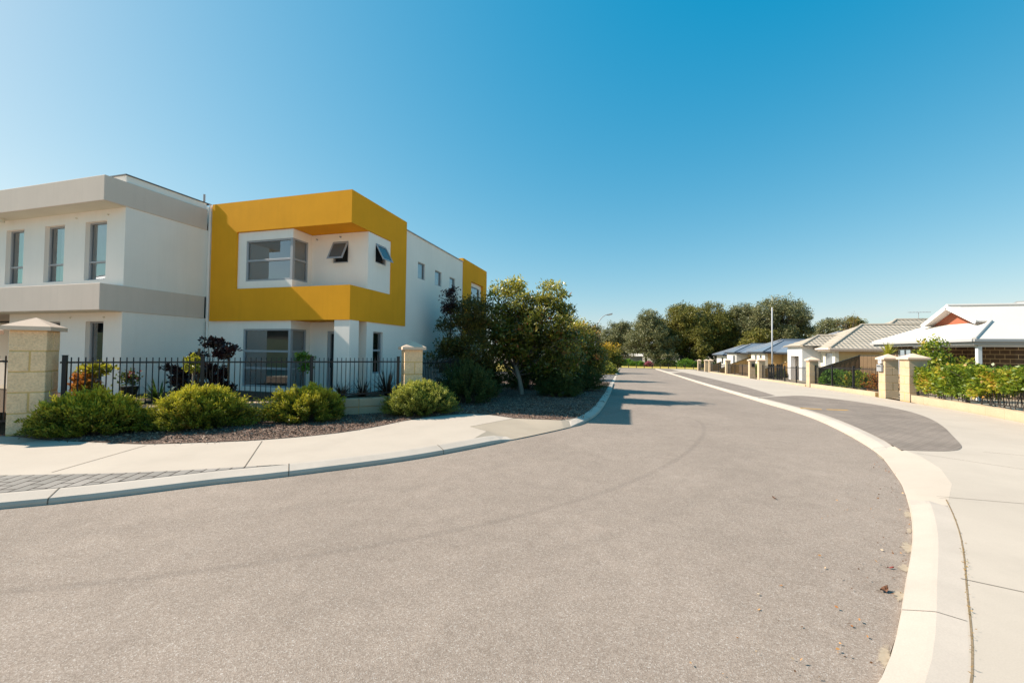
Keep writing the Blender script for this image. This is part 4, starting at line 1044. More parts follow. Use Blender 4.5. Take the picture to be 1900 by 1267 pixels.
# ------------------------------------------------------------------ plants
def nrmz(a): return a/np.maximum(1e-9, np.linalg.norm(a, axis=1))[:, None]
def leaf_object(name, pos, dr, L, W, rnd, tip, mat, parent, fold=.25):
    """many small separate leaves as one mesh"""
    n = len(pos); off = np.array(origin(parent)) if parent is not None else np.zeros(3)
    pos = pos-off; dr = nrmz(dr); r2 = rng.normal(size=(n, 3)); sd = nrmz(np.cross(dr, r2)); up = np.cross(sd, dr)
    L = np.broadcast_to(L, n)[:, None]; W = np.broadcast_to(W, n)[:, None]
    v = np.empty((n, 4, 3)); v[:, 0] = pos; v[:, 1] = pos+dr*L*.45+sd*W*.5+up*W*fold; v[:, 2] = pos+dr*L; v[:, 3] = pos+dr*L*.45-sd*W*.5+up*W*fold
    me = bpy.data.meshes.new(name); me.vertices.add(n*4); me.vertices.foreach_set('co', v.reshape(-1).astype(np.float32))
    me.loops.add(n*4); me.loops.foreach_set('vertex_index', np.arange(n*4, dtype=np.int32))
    me.polygons.add(n); me.polygons.foreach_set('loop_start', np.arange(0, n*4, 4, dtype=np.int32))
    try: me.polygons.foreach_set('loop_total', np.full(n, 4, dtype=np.int32))
    except Exception: pass
    a = me.attributes.new('rnd', 'FLOAT', 'POINT'); a.data.foreach_set('value', np.repeat(rnd, 4).astype(np.float32))
    a = me.attributes.new('tip', 'FLOAT', 'POINT'); a.data.foreach_set('value', np.repeat(tip, 4).astype(np.float32))
    me.materials.append(mat); me.update(calc_edges=True); me.validate()
    o = bpy.data.objects.new(name, me); COL.objects.link(o)
    if parent is not None: o.parent = parent
    return o

LEAF_SHRUB = attr_mat('feathery_shrub_leaf', [(0, (.040, .054, .008)), (.4, (.15, .175, .018)), (.85, (.34, .32, .026)), (1, (.48, .26, .055))], .55, .27, .35, (.68, .60, .045), .82)
LEAF_SHRUB2 = attr_mat('grey_green_shrub_leaf', [(0, (.075, .095, .018)), (.5, (.19, .22, .035)), (1, (.34, .33, .07))], .55, .35, .35, (.58, .56, .09), .8)
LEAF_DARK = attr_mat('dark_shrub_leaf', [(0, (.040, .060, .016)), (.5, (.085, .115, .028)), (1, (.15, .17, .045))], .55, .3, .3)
LEAF_TREE = attr_mat('street_tree_leaf', [(0, (.050, .062, .010)), (.4, (.13, .15, .02)), (.72, (.26, .24, .03)), (.88, (.38, .21, .045)), (1, (.44, .15, .05))], .36, .33, .6, (.70, .60, .075), .75)
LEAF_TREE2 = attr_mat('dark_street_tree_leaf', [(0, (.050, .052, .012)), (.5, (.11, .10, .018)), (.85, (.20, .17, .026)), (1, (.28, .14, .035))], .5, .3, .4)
LEAF_EUC = attr_mat('gum_tree_leaf', [(0, (0.105, 0.116, 0.048)), (.5, (0.187, 0.195, 0.084)), (.85, (0.292, 0.284, 0.138)), (1, (0.357, 0.308, 0.147))], .5, .25, .45)
LEAF_EUC2 = attr_mat('olive_gum_leaf', [(0, (0.101, 0.104, 0.024)), (.5, (0.194, 0.188, 0.037)), (.85, (0.310, 0.277, 0.054)), (1, (0.370, 0.293, 0.067))], .5, .3, .4)
LEAF_GOLD = attr_mat('gold_topped_leaf', [(0, (0.084, 0.105, 0.017)), (.5, (0.154, 0.168, 0.025)), (1, (0.280, 0.224, 0.028))], .5, .3, .3, (0.672, 0.392, 0.021), .9)
LEAF_HEDGE = attr_mat('hedge_leaf', [(0, (.075, .125, .014)), (.4, (.17, .25, .022)), (.72, (.36, .38, .03)), (.92, (.58, .44, .05)), (1, (.58, .30, .07))], .4, .4, .5)
LEAF_GREEN = attr_mat('fresh_green_leaf', [(0, (0.070, 0.161, 0.021)), (.6, (0.140, 0.280, 0.031)), (1, (0.280, 0.364, 0.042))], .45, .4, .45)
LEAF_ORANGE = attr_mat('orange_leaf', [(0, (0.144, 0.120, 0.024)), (.4, (0.384, 0.156, 0.030)), (1, (0.552, 0.204, 0.036))], .5, .35, .4)
LEAF_RED = attr_mat('burgundy_leaf', [(0, (.018, .010, .010)), (.6, (.045, .016, .018)), (1, (.09, .025, .028))], .45, .2, .45)
LEAF_YEL = attr_mat('yellow_green_leaf', [(0, (.20, .22, .02)), (.6, (.38, .36, .03)), (1, (.50, .42, .06))], .45, .4, .4)
LEAF_PINK = attr_mat('pink_flower', [(0, (.10, .14, .03)), (.4, (.5, .12, .20)), (1, (.65, .25, .33))], .6, .3, .3)
GRASS_L = attr_mat('dark_strap_leaf', [(0, (.020, .016, .013)), (.5, (.05, .03, .022)), (1, (.13, .075, .03))], .5, .2, .4)
LEAF_LITTER = attr_mat('dry_leaf_litter', [(0, (.10, .05, .025)), (.5, (.28, .12, .04)), (.8, (.42, .22, .08)), (1, (.5, .40, .28))], .8, 0, .2)
CHIPS = attr_mat('mulch_chip', [(0, (.050, .030, .022)), (.5, (.15, .088, .060)), (.85, (.30, .20, .14)), (1, (.58, .44, .32))], .9, 0, .2)

def shrub_leaves(c, R, H, stems, per, leaf, seed):
    """stems fanning out from the base, clothed with small leaves; uneven dome"""
    r = np.random.default_rng(seed)
    th = r.uniform(0, 2*np.pi, stems); u = r.uniform(.0, 1, stems)**.85; el = u*np.pi/2*.97
    lump = 1 + .10*np.sin(3*th+seed) + .06*np.sin(5*th+2.1*seed) + .06*np.sin(4*el+seed+2*th) + r.normal(0, .05, stems)
    lump[r.random(stems) < .03] *= 1.12
    end = np.stack([R[0]*np.cos(th)*np.cos(el), R[1]*np.sin(th)*np.cos(el), H*(.10+.90*np.sin(el))], 1)*lump[:, None]
    st = end*np.array([.12, .12, 0]); dirs = end-st
    t = r.uniform(.38, 1.0, (stems, per))**.8
    bend = (1-t)*t*.35
    p = st[:, None]+dirs[:, None]*t[..., None]; p[..., 2] -= bend*.25*H
    p += r.normal(0, .022, p.shape)*(R[0])
    p[..., 2] = np.maximum(p[..., 2], .01)
    d = nrmz(dirs)[:, None]*.75 + r.normal(0, .55, p.shape) + np.array([0, 0, .35])
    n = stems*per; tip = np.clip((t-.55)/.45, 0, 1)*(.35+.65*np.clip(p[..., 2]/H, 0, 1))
    rn = np.clip(r.normal(.45, .2, (stems, 1)) + r.normal(0, .16, (stems, per)), 0, 1)
    return p.reshape(n, 3)+np.array(c), d.reshape(n, 3), r.uniform(.7, 1.3, n)*leaf, rn.reshape(n), tip.reshape(n), st+np.array(c), end+np.array(c)

def shrub(name, label, c, R, H, mat, stems=420, per=70, leaf=.052, wid=.30, seed=1, group=None, cat='shrub', rz=0.0):
    o = thing(name, label, cat, c, 0, group)
    p, d, L, rn, tp, s0, s1 = shrub_leaves(c, R, H, stems, per, leaf, seed)
    leaf_object('foliage', p, d, L, L*wid, rn, tp, mat, o)
    mb = MB()
    for i in range(0, stems, 5): mb.tube([s0[i], s0[i].__mul__(.45)+s1[i]*.55, s1[i]*.92+s0[i]*.08], [.010, .006, .003], 4)
    mb.build('stem', BARK, o)
    o.rotation_euler = (0, 0, rz)
    return o
GS = 'shrubs along the front mulch bed'
RZ = math.radians(44)
shrub('shrub', 'leftmost feathery shrub, half dark, half orange-tipped, against the big limestone pillar', (-9.50, 5.20, .12), (.90, .56), .68, LEAF_SHRUB, 620, 95, .058, .3, 3, GS, rz=RZ)
shrub('shrub', 'bright yellow-green feathery shrub, second from the left pillar, the widest lit one', (-8.3, 6.27, .12), (1.0, .60), .73, LEAF_SHRUB, 620, 95, .056, .3, 8, GS, rz=RZ)
shrub('shrub', 'bright feathery shrub just left of the bare patch of plinth', (-6.88, 7.66, .12), (.82, .60), .69, LEAF_SHRUB, 540, 90, .056, .3, 5, GS, rz=RZ)
shrub('shrub', 'grey-green compact shrub at the foot of the corner pillar below the yellow house', (-5.0, 9.35, .12), (.98, .72), .75, LEAF_SHRUB2, 600, 90, .052, .34, 9, GS, rz=RZ)
GS2 = 'shaded shrubs under the street trees'
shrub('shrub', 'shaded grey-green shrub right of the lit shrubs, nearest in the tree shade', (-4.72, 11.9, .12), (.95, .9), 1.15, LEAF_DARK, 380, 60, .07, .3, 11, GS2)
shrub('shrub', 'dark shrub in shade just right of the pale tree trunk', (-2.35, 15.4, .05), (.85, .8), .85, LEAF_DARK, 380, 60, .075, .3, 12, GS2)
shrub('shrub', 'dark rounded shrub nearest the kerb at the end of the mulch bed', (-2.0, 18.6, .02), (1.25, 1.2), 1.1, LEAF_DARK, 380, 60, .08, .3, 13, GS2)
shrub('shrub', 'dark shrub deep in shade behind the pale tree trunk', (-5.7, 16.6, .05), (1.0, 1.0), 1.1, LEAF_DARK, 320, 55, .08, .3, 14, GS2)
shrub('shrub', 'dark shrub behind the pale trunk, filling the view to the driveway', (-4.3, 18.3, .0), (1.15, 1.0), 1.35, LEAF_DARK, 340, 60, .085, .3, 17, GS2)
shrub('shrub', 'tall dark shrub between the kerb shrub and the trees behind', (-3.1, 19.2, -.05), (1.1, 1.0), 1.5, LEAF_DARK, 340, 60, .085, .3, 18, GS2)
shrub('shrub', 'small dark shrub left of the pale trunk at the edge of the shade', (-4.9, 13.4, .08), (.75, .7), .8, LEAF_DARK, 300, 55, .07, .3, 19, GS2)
shrub('hedge', 'clipped olive hedge beyond the driveway beside the street lamp', (-1.95, 46.5, T(46)+.05), (1.35, 2.4), 1.15, LEAF_SHRUB2, 700, 60, .11, .4, 15, None, 'hedge')

def tree(name, label, base, blobs, nclus, per, leaf, wid, rc, mat, bark, trunk, seed, group=None, limbs=True, hang=0.0, tipb=0.0, fork=.35, trunk_mat=None, cat='tree'):
    """tapered trunk, limbs to each mass of the crown, leaf clumps scattered through it"""
    r = np.random.default_rng(seed); base = np.array(base, float)
    o = thing(name, label, cat, tuple(base), 0, group)
    vol = np.array([b[3]*b[4]*b[5] for b in blobs])**.75; vol /= vol.sum(); C = []; B = []
    top = max(b[2]+b[5] for b in blobs); cen = []
    for k, b in enumerate(blobs):
        n = max(3, int(round(nclus*vol[k]))); d = nrmz(r.normal(size=(n, 3))); rad = r.uniform(.30, 1.0, n)**.45*(1+r.normal(0, .12, n))
        q = np.array(b[:3])+d*rad[:, None]*np.array(b[3:6]); C.append(q); B += [k]*n
    C = np.concatenate(C); B = np.array(B); n = len(C)
    keep = C[:, 2] > .15; C = C[keep]; B = B[keep]; n = len(C)
    crc = rc*r.uniform(.55, 1.35, n)
    off = r.normal(size=(n, per, 3)); off = off/np.linalg.norm(off, axis=2)[..., None]*(r.uniform(0, 1, (n, per))**.5)[..., None]
    off *= np.array([1, 1, .72])
    P = C[:, None]+off*crc[:, None, None]
    d = off*.6 + r.normal(0, .55, P.shape) + np.array([0, 0, .25-hang])
    crn = np.clip(r.normal(.42, .20, (n, 1)), 0, 1)
    rn = np.clip(crn + r.normal(0, .17, (n, per)), 0, 1)
    tip = np.clip((C[:, 2:3]/top-.45)*1.5+off[..., 2]*.45 + r.normal(0, .15, (n, per)) + tipb, 0, 1)  # higher leaves take more tip colour; on street trees this paints sunlit tops
    N_ = n*per; Ls = leaf*r.uniform(.65, 1.35, N_)
    P = P.reshape(N_, 3); ok = P[:, 2] > .03
    leaf_object('crown', P[ok]+base, d.reshape(N_, 3)[ok], Ls[ok], Ls[ok]*wid, rn.reshape(N_)[ok], tip.reshape(N_)[ok], mat, o)
    th, tr, lean = trunk                                                    # fork height, radius, lean
    mb = MB(); tp = base+np.array([lean[0], lean[1], th])
    mid = base+np.array([lean[0]*.35, lean[1]*.35, th*.5])
    mb.tube([base-np.array([0,0,.15]), base+np.array([0,0,.1]), mid, tp], [tr*1.5, tr*1.12, tr, tr*.85], 9)
    (mb).build('trunk', trunk_mat or bark, o, smooth=True)
    lb = MB()
    for k, b in enumerate(blobs):
        c = base+np.array(b[:3]); st = tp+np.array([0,0,-r.uniform(0, fork)*th]); m1 = st*.6+c*.4+r.normal(0, .12, 3)*b[3]*.5; m1[2] -= .05*th
        lr = tr*.6*min(1, (b[3]/max(x[3] for x in blobs))**.5)
        lb.tube([st, m1, c], [lr, lr*.7, lr*.35], 6)
        ix = np.where(B == k)[0]; r.shuffle(ix)
        for i in ix[:max(4, int(len(ix)*.45))]:
            s_ = m1+(c-m1)*r.uniform(.1, 1); e = base+C[i]; mm = s_*.5+e*.5+r.normal(0, .08, 3)*b[3]
            lb.tube([s_, mm, e], [lr*.30, lr*.2, lr*.08], 4, cap=False)
    lb.build('limb', bark, o)
    return o
# street trees beside the yellow house
tree('street_tree', 'biggest street tree, glossy green and copper leaves, pale slanting trunk', (-3.80, 15.34, .05),
     [(-.1, .1, 2.5, 1.25, 1.2, 1.1), (-.75, .1, 3.75, .72, .7, .85), (.9, 0, 2.9, .95, .9, 1.0), (1.15, .1, 3.75, .55, .6, .62), (-1.0, -.1, 2.3, .9, .9, .9), (1.6, .2, 2.0, .8, .9, .8), (.5, .3, 1.35, 1.1, .8, .5), (-1.0, .2, 1.35, .9, .7, .5), (1.5, .3, 1.2, .85, .8, .55), (0.2, 0, 3.4, .7, .6, .5)],
     340, 74, .132, .42, .36, LEAF_TREE, BARK, (1.15, .085, (-.28, .05)), 21, None, trunk_mat=BARKP)
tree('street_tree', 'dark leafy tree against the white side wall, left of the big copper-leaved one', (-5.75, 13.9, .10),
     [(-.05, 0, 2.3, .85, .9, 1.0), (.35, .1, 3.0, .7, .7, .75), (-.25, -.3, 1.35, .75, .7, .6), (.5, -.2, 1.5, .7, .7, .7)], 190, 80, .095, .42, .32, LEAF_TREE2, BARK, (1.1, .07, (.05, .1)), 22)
tree('street_tree', 'thin maroon-leaved sapling poking up between the yellow wall and the dark tree', (-6.1, 13.6, .10),
     [(-.05, 0, 3.35, .22, .22, .50), (.05, 0, 3.85, .14, .14, .2)], 26, 50, .085, .5, .2, LEAF_RED, BARK, (2.8, .03, (.02, 0)), 23)
tree('street_tree', 'medium green tree right of the copper-leaved one, nearest the kerb', (-2.3, 20.2, -.12),
     [(0, 0, 2.35, 1.1, 1.1, 1.1), (-.2, -.1, 3.0, .5, .6, .5), (-.4, .3, 1.6, 1.1, 1.1, .8), (.85, .1, 1.5, .85, .9, .8), (.3, -.3, .9, 1.1, .9, .6)], 250, 75, .115, .42, .38, LEAF_TREE, BARK, (1.2, .08, (.05, 0)), 24)
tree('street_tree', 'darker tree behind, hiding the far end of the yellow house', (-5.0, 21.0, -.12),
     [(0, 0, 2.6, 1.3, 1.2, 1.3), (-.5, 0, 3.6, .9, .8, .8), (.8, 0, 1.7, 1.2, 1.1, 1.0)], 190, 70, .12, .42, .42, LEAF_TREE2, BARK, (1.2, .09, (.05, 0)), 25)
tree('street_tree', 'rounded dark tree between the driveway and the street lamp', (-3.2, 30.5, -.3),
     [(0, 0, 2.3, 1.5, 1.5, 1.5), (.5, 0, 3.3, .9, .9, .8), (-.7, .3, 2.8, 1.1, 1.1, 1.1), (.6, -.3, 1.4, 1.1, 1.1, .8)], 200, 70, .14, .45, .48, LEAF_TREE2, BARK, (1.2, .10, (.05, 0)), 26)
tree('street_tree', 'round bushy tree with a golden top beyond the clipped hedge', (-1.9, 50.5, T(50)),
     [(0, 0, 2.0, 1.6, 1.6, 1.45), (.9, 0, 1.6, 1.1, 1.2, 1.0), (-1.1, .3, 1.8, 1.3, 1.3, 1.3)], 190, 70, .20, .45, .50, LEAF_GOLD, BARK, (.9, .12, (0, 0)), 27)
tree('street_tree', 'dark tree left of the golden-topped one behind the street lamp', (-5.4, 49, T(49)),
     [(0, 0, 2.6, 2.0, 2.0, 1.8), (1.3, 0, 2.0, 1.3, 1.4, 1.2)], 170, 60, .20, .45, .55, LEAF_TREE2, BARK, (1.0, .12, (0, 0)), 28)

# gum trees closing the view beyond the road
GT = 'gum trees beyond the end of the road'
def gum(label, x, y, h, w, seed, mat=LEAF_EUC, n=300, per=62, leaf=.46, trunk_h=None, lean=(0, 0), low=.25, fork=.5, dens=1.0):
    if y < 105: x, y, h, w = x*(y+11)/y, y+11, h*1.02, w*1.03
    r = np.random.default_rng(seed+500); blobs = []
    nb = 9
    for i in range(nb):
        z = h*(low + (1-low-.12)*(i+.5)/nb) + r.normal(0, .03)*h; f = 1-abs((z/h-.60)/.62)**2
        a = r.uniform(0, 2*np.pi); rr = w*.5*max(.25, f)*r.uniform(.25, .72)
        s_ = w*.5*max(.35, f)*r.uniform(.42, .62)
        blobs.append((math.cos(a)*rr+lean[0]*z/h, math.sin(a)*rr*.8, z, s_, s_, s_*.72))
    blobs.append((lean[0], 0, h*.90, w*.22, w*.22, h*.09))
    return tree('gum_tree', label, (x, y, T(y)), blobs, int(n*dens), per, leaf, .34, w*.095, mat, BARK, (trunk_h or h*.22, .022*h, lean), seed, GT, hang=.35, fork=fork)
gum('tall open grey-green gum with a forked dark trunk, left of the dense grove', 5.0, 94, 13.6, 11.5, 31, LEAF_EUC, 330, low=.26)
gum('dense olive gum with the broadest crown, first right of the open gum', 12.8, 98, 15.4, 12.5, 32, LEAF_EUC2, 420, low=.12)
gum('dense olive gum in the middle of the grove, just left of the roofs', 19.5, 100, 15.8, 12.5, 33, LEAF_EUC2, 420, low=.10)
gum('grey-green gum behind the farthest dark roofs', 26.0, 101, 15.2, 12, 34, LEAF_EUC, 380, low=.15)
gum('tallest gum of the grove with bare upper limbs, behind the white pole', 35.0, 108, 17.2, 12.5, 35, LEAF_EUC, 360, low=.36, trunk_h=5.5)
gum('smaller dark gum at the right end of the grove', 41.0, 112, 13.6, 6.5, 36, LEAF_EUC, 190, low=.3)
gum('low dark gum filling the gap under the tallest gum', 33.0, 102, 10.0, 12, 37, LEAF_EUC2, 260, low=.1)
gum('distant gum left of the open one, above the golden tree', -1.5, 112, 11.6, 9.5, 38, LEAF_EUC, 240, low=.2)
gum('distant low gum behind the street lamp', -8.5, 120, 10.8, 10.5, 39, LEAF_EUC, 220, low=.2)
gum('young bushy gum in front of the dense grove, with drooping pale foliage', 9.6, 92.5, 7.2, 6.5, 40, LEAF_EUC, 170, leaf=.36, low=.12)
gum('young bushy gum in front of the middle of the grove', 15.5, 92.5, 8.5, 5.0, 41, LEAF_EUC2, 150, leaf=.36, low=.15)
gum('far gum peeping over the blue-grey roofs', 50.0, 118, 12.6, 10, 42, LEAF_EUC, 220, low=.2)
gum('far rounded gum peeping over the beige tiled roof', 56.5, 122, 12.9, 9, 43, LEAF_EUC2, 220, low=.2)
gum('far gum behind the small pale house at the end', 27.0, 93, 9.0, 8, 44, LEAF_EUC2, 200, low=.1)
gum('dark gum filling the back of the grove', 16.0, 112, 12.5, 15, 45, LEAF_EUC2, 260, low=.05)
gum('dark gum at the back behind the tallest gum', 24.0, 114, 13.0, 15, 46, LEAF_EUC2, 260, low=.05)
gum('olive gum closing the gap right of the open grey-green gum', 9.2, 110, 12.4, 9.5, 51, LEAF_EUC2, 240, low=.1)
gum('grey-green gum filling in left of the tallest gum', 30.5, 112, 15.5, 11, 52, LEAF_EUC, 260, low=.15)
gum('small gum closing the left end of the grove behind the pale shelter', 2.2, 121, 9.8, 9, 53, LEAF_EUC2, 200, low=.15)
tree('bare_tree', 'thin leafless tree tip showing above the beige tiled roof', (26.2, 58, T(58)), [(0, 0, 6.6, 1.2, 1.0, .8), (.9, 0, 7.3, .7, .7, .6)], 60, 4, .12, .3, .3, LEAF_LITTER, BARK, (4.5, .07, (.2, 0)), 48)
# undergrowth at the road end
GU = 'low bushes on the far verge'
for i, (x, y, rx, h, mt, lab) in enumerate([(q[0]*1.13, q[1]+12, q[2]*1.1, q[3]*1.1, q[4], q[5]) for q in [(1.0, 88.5, 1.9, 1.3, LEAF_GREEN, 'bright green low bush left of the pink flowers'), (3.4, 88, 1.4, 1.0, LEAF_GREEN, 'small green bush below the pale shelter'),
        (8.5, 90, 2.6, 1.5, LEAF_DARK, 'dark bush right of the open gum trunk'), (12.5, 88.5, 2.4, 1.6, LEAF_GREEN, 'bright green low bush before the dense grove'), (16.5, 89.5, 2.4, 1.7, LEAF_DARK, 'dark bush near the last limestone pillar'), (5.1, 86.8, .9, 1.0, LEAF_PINK, 'pink flowering bush at the foot of the open gum'), (22, 88, 3.0, 2.0, LEAF_DARK, 'dark bush behind the end of the wall'), (-3.5, 88, 2.5, 1.6, LEAF_DARK, 'dark bush at the left end of the far verge')]]):
    shrub('bush', lab, (x, y, T(y)), (rx, rx*.7), h, mt, 260, 28, .24, .45, 60+i, GU, 'bush')

# gardens on the right
def hedge(label, pts, w, z0, z1, mat, n, leaf, wid, seed, ragged=.16, name='hedge'):
    r = np.random.default_rng(seed); P_ = [np.array(p, float) for p in pts]; Ls = [np.linalg.norm(b-a) for a, b in zip(P_, P_[1:])]; tot = sum(Ls)
    o = thing(name, label, 'hedge', (P_[0][0], P_[0][1], T(P_[0][1])+z0))
    t = r.uniform(0, 1, n)*tot; xy = np.zeros((n, 2)); nr = np.zeros((n, 2)); acc = 0
    for a, b, L in zip(P_, P_[1:], Ls):
        k = (t >= acc) & (t <= acc+L); f = ((t-acc)/L)[:, None]; xy = np.where(k[:, None], a+(b-a)*f, xy); dd = (b-a)/L; nr = np.where(k[:, None], np.array([dd[1], -dd[0]]), nr); acc += L
    lump = .5+.5*np.sin(t*2.3+seed)*np.sin(t*.9)+.25*np.sin(t*6.1)
    side = np.sign(r.normal(size=n))*(r.uniform(0, 1, n)**.5)*w/2*(1+.18*np.sin(t*4+1))
    top = z1+ragged*(lump-.5)+np.abs(r.normal(0, .05, n)); lowz = z0+(z1-z0)*np.where(t < 5.5, .50+.12*np.sin(t*2.1), .10+.30*np.clip(np.sin(t*1.25+.8), 0, 1)**2)
    z = lowz+(top-lowz)*r.uniform(0, 1, n)**.75
    p = np.stack([xy[:, 0]+nr[:, 0]*side, xy[:, 1]+nr[:, 1]*side, z+np.array([T(v) for v in xy[:, 1]])], 1)
    d = np.stack([nr[:, 0]*side*2, nr[:, 1]*side*2, np.full(n, .25)], 1)+r.normal(0, .6, (n, 3))
    cl = np.clip(.42+.22*np.sin(t*1.9+z*3)+.15*np.sin(t*5.3-z*4)+r.normal(0, .2, n), 0, 1)
    leaf_object('foliage', p, d, leaf*r.uniform(.6, 1.3, n), leaf*wid*r.uniform(.7, 1.2, n), cl, np.zeros(n), mat, o)
    mb = MB()
    for i in range(int(tot/.18)):
        f = i*.18; k = 0
        while k < len(Ls)-1 and f > Ls[k]: f -= Ls[k]; k += 1
        q = P_[k]+(P_[k+1]-P_[k])*f/Ls[k]; zz = T(q[1]); a = r.normal(0, .08, 4)
        mb.tube([(q[0]+a[0], q[1]+a[1], zz+z0-.1), (q[0]+a[2], q[1]+a[3], zz+(z0+z1)/2), (q[0]+a[1]*2, q[1]+a[0]*2, zz+z1*.95)], [.014, .010, .005], 5)
    mb.build('stem', BARK, o)
    return o
hedge('yellow-green leafy hedge growing through the black fence at right', [(9.40, 9.2), (10.30, 13.35), (10.78, 15.83), (11.06, 18.2), (11.20, 19.1)], .66, .42, 1.42, LEAF_HEDGE, 21000, .115, .62, 71)
tree('garden_tree', 'young loose-leaved garden tree rising above the yellow-green hedge', (12.5, 20.6, T(20)+.12), [(-.15, 0, 1.75, .55, .5, .5), (.25, 0, 1.3, .6, .5, .45), (-.25, 0, 2.35, .42, .4, .22), (.75, 0, 1.5, .35, .3, .2)], 62, 22, .13, .55, .24, LEAF_HEDGE, BARK, (.9, .03, (0, 0)), 72)
def rosette(name, label, c, n, L, wd, mat, seed, cat='plant', upright=.9, stem=0.0):
    r = np.random.default_rng(seed); o = thing(name, label, cat, c); mb = MB()
    c = np.array(c); top = c+np.array([0, 0, stem]); rv = []
    for i in range(n):
        a = r.uniform(0, 2*np.pi); el = r.uniform(.15, 1.0)*upright*1.5; l = L*r.uniform(.7, 1.1); h = np.array([math.cos(a), math.sin(a), 0]); s_ = np.array([-math.sin(a), math.cos(a), 0])
        pts = []
        for k in range(5):
            t = k/4; rad = l*t*math.cos(el)+.02; z = l*t*math.sin(el)-.35*l*t*t*math.cos(el); ww = wd*(1-t**2)*.5*(.5+.5*min(1, t*4)); q = top+h*rad+np.array([0, 0, z]); pts.append((q-s_*ww, q+s_*ww))
        rr = r.uniform(0, 1)
        for (a0, b0_), (a1, b1) in zip(pts, pts[1:]): mb.face([a0, b0_, b1, a1]); rv += [rr]*4
    ob = mb.build('leaves', mat, o)
    at = ob.data.attributes.new('rnd', 'FLOAT', 'POINT'); at.data.foreach_set('value', rv)
    if stem > 0:
        m2 = MB(); m2.tube([c, c+np.array([0, 0, stem])], [.05, .04], 8); m2.build('stem', BARK, o)
    return o
rosette('yucca', 'spiky yellow-green yucca behind the pillar with the letter plate', (12.05, 23.0, T(23)+.1), 40, .75, .085, LEAF_YEL, 73, 'plant', .95, 1.88)
shrub('bush', 'bright green leafy bush behind the black fence at the lone pillar', (12.0, 27.7, T(27)+.1), (.75, 1.35), .95, LEAF_GREEN, 260, 40, .10, .5, 74, None, 'bush')
shrub('bush', 'green and yellow bush in the middle of the bushy black fence', (11.9, 25.3, T(25)+.1), (.6, .95), .92, LEAF_HEDGE, 200, 36, .10, .5, 75, None, 'bush')
shrub('bush', 'orange-leaved bush behind the fence beside the letter-plate pillar', (12.0, 23.4, T(23)+.1), (.6, .9), 1.0, LEAF_ORANGE, 120, 30, .09, .5, 76, None, 'bush')
shrub('bush', 'small dark bush by the stone base of the white pole', (13.8, 41.5, T(41)+.1), (.5, .6), .9, LEAF_DARK, 90, 26, .10, .5, 77, None, 'bush')
shrub('bush', 'green bush behind the far fence beside the black letterbox', (12.4, 43.4, T(43)+.1), (.6, .9), 1.1, LEAF_GREEN, 110, 26, .12, .5, 78, None, 'bush')

# front garden of the townhouses, raised behind the plinth
o = sheet('garden_bed', [tuple(A0+AD*.2-AN*.15), tuple(A1-AN*.1), (-5.72, 17), (-7.15, 17), (-7.15, 9.3), (-12.3, 9.3), (-12.3, 7.2), (-24, 7.2), (-24, 4.4), (-11.3, 4.6)], 0, SOIL, cuts=False)
for v in o.data.vertices: v.co.z = .50
for i, (x, y, z, lab) in enumerate([(-9.72, 7.45, .5, 'x')]):
    pass
tree('burgundy_shrub', 'burgundy-leaved open shrub on several stems in front of the white wall', (-9.75, 7.55, .5), [(-.05, 0, 1.35, .22, .2, .14), (-.62, -.1, .72, .38, .3, .22), (.30, .05, 1.12, .25, .2, .16), (.52, .05, 1.18, .12, .12, .10), (-.3, 0, .95, .2, .2, .12), (.1, 0, .62, .35, .3, .3), (-.45, -.1, .35, .4, .3, .25), (.25, 0, .3, .3, .3, .2), (.15, 0, 1.32, .18, .16, .08)],
     95, 34, .085, .75, .12, LEAF_RED, BARK, (.30, .045, (.05, 0)), 81, cat='shrub', fork=.9)
mb = MB(); o = thing('garden_stake', 'dark wooden stakes standing in the burgundy shrub', 'stake', (-9.8, 7.5, .5))
for x, y in ((-9.92, 7.42), (-9.30, 7.68)): mb.tube([(x, y, .45), (x, y, 1.72)], .028, 8)
mb.build('stake', TIMBER, o)
tree('topiary', 'small yellow-leaved standard bush with a bare stem behind the black fence', (-9.45, 6.95, .5), [(0, 0, .93, .16, .14, .12), (.05, 0, .80, .18, .16, .08)], 30, 26, .06, .7, .08, LEAF_YEL, BARKP, (.72, .022, (0, 0)), 82, cat='shrub')
rosette('palm', 'green fan-leaved palm low behind the black fence left of the burgundy shrub', (-10.2, 6.75, .5), 70, .70, .045, attr_mat('palm_leaf', [(0, (.03, .07, .012)), (1, (.085, .14, .022))], .5, .3, .3), 83, 'plant', .85)
tree('topiary', 'yellow-green flat-topped standard bush near the big limestone pillar', (-10.75, 5.85, .5), [(-.1, 0, .72, .22, .2, .10), (.22, 0, .80, .22, .2, .09)], 34, 28, .07, .65, .09, LEAF_YEL, BARKP, (.55, .022, (0, 0)), 84, cat='shrub')
shrub('bush', 'orange and bronze leaved low bush just right of the big limestone pillar', (-10.55, 5.62, .5), (.30, .28), .62, LEAF_ORANGE, 60, 26, .085, .7, 85, None, 'bush')
tree('topiary', 'dark green standard bush on a stake before the grey ground-floor corner window', (-8.05, 8.72, .5), [(0, 0, .98, .17, .16, .18), (.1, 0, .78, .14, .13, .1)], 34, 26, .06, .6, .09, LEAF_GREEN, BARK, (.75, .022, (0, 0)), 86, cat='shrub')
rosette('strap_plant', 'dark bronze strap-leaved clump left of the corner pillar', (-6.55, 9.15, .5), 90, .62, .03, GRASS_L, 87, 'plant', .85)
rosette('strap_plant', 'dark bronze strap-leaved clump under the narrow ground-floor side window', (-6.95, 8.85, .5), 90, .55, .03, GRASS_L, 88, 'plant', .85)
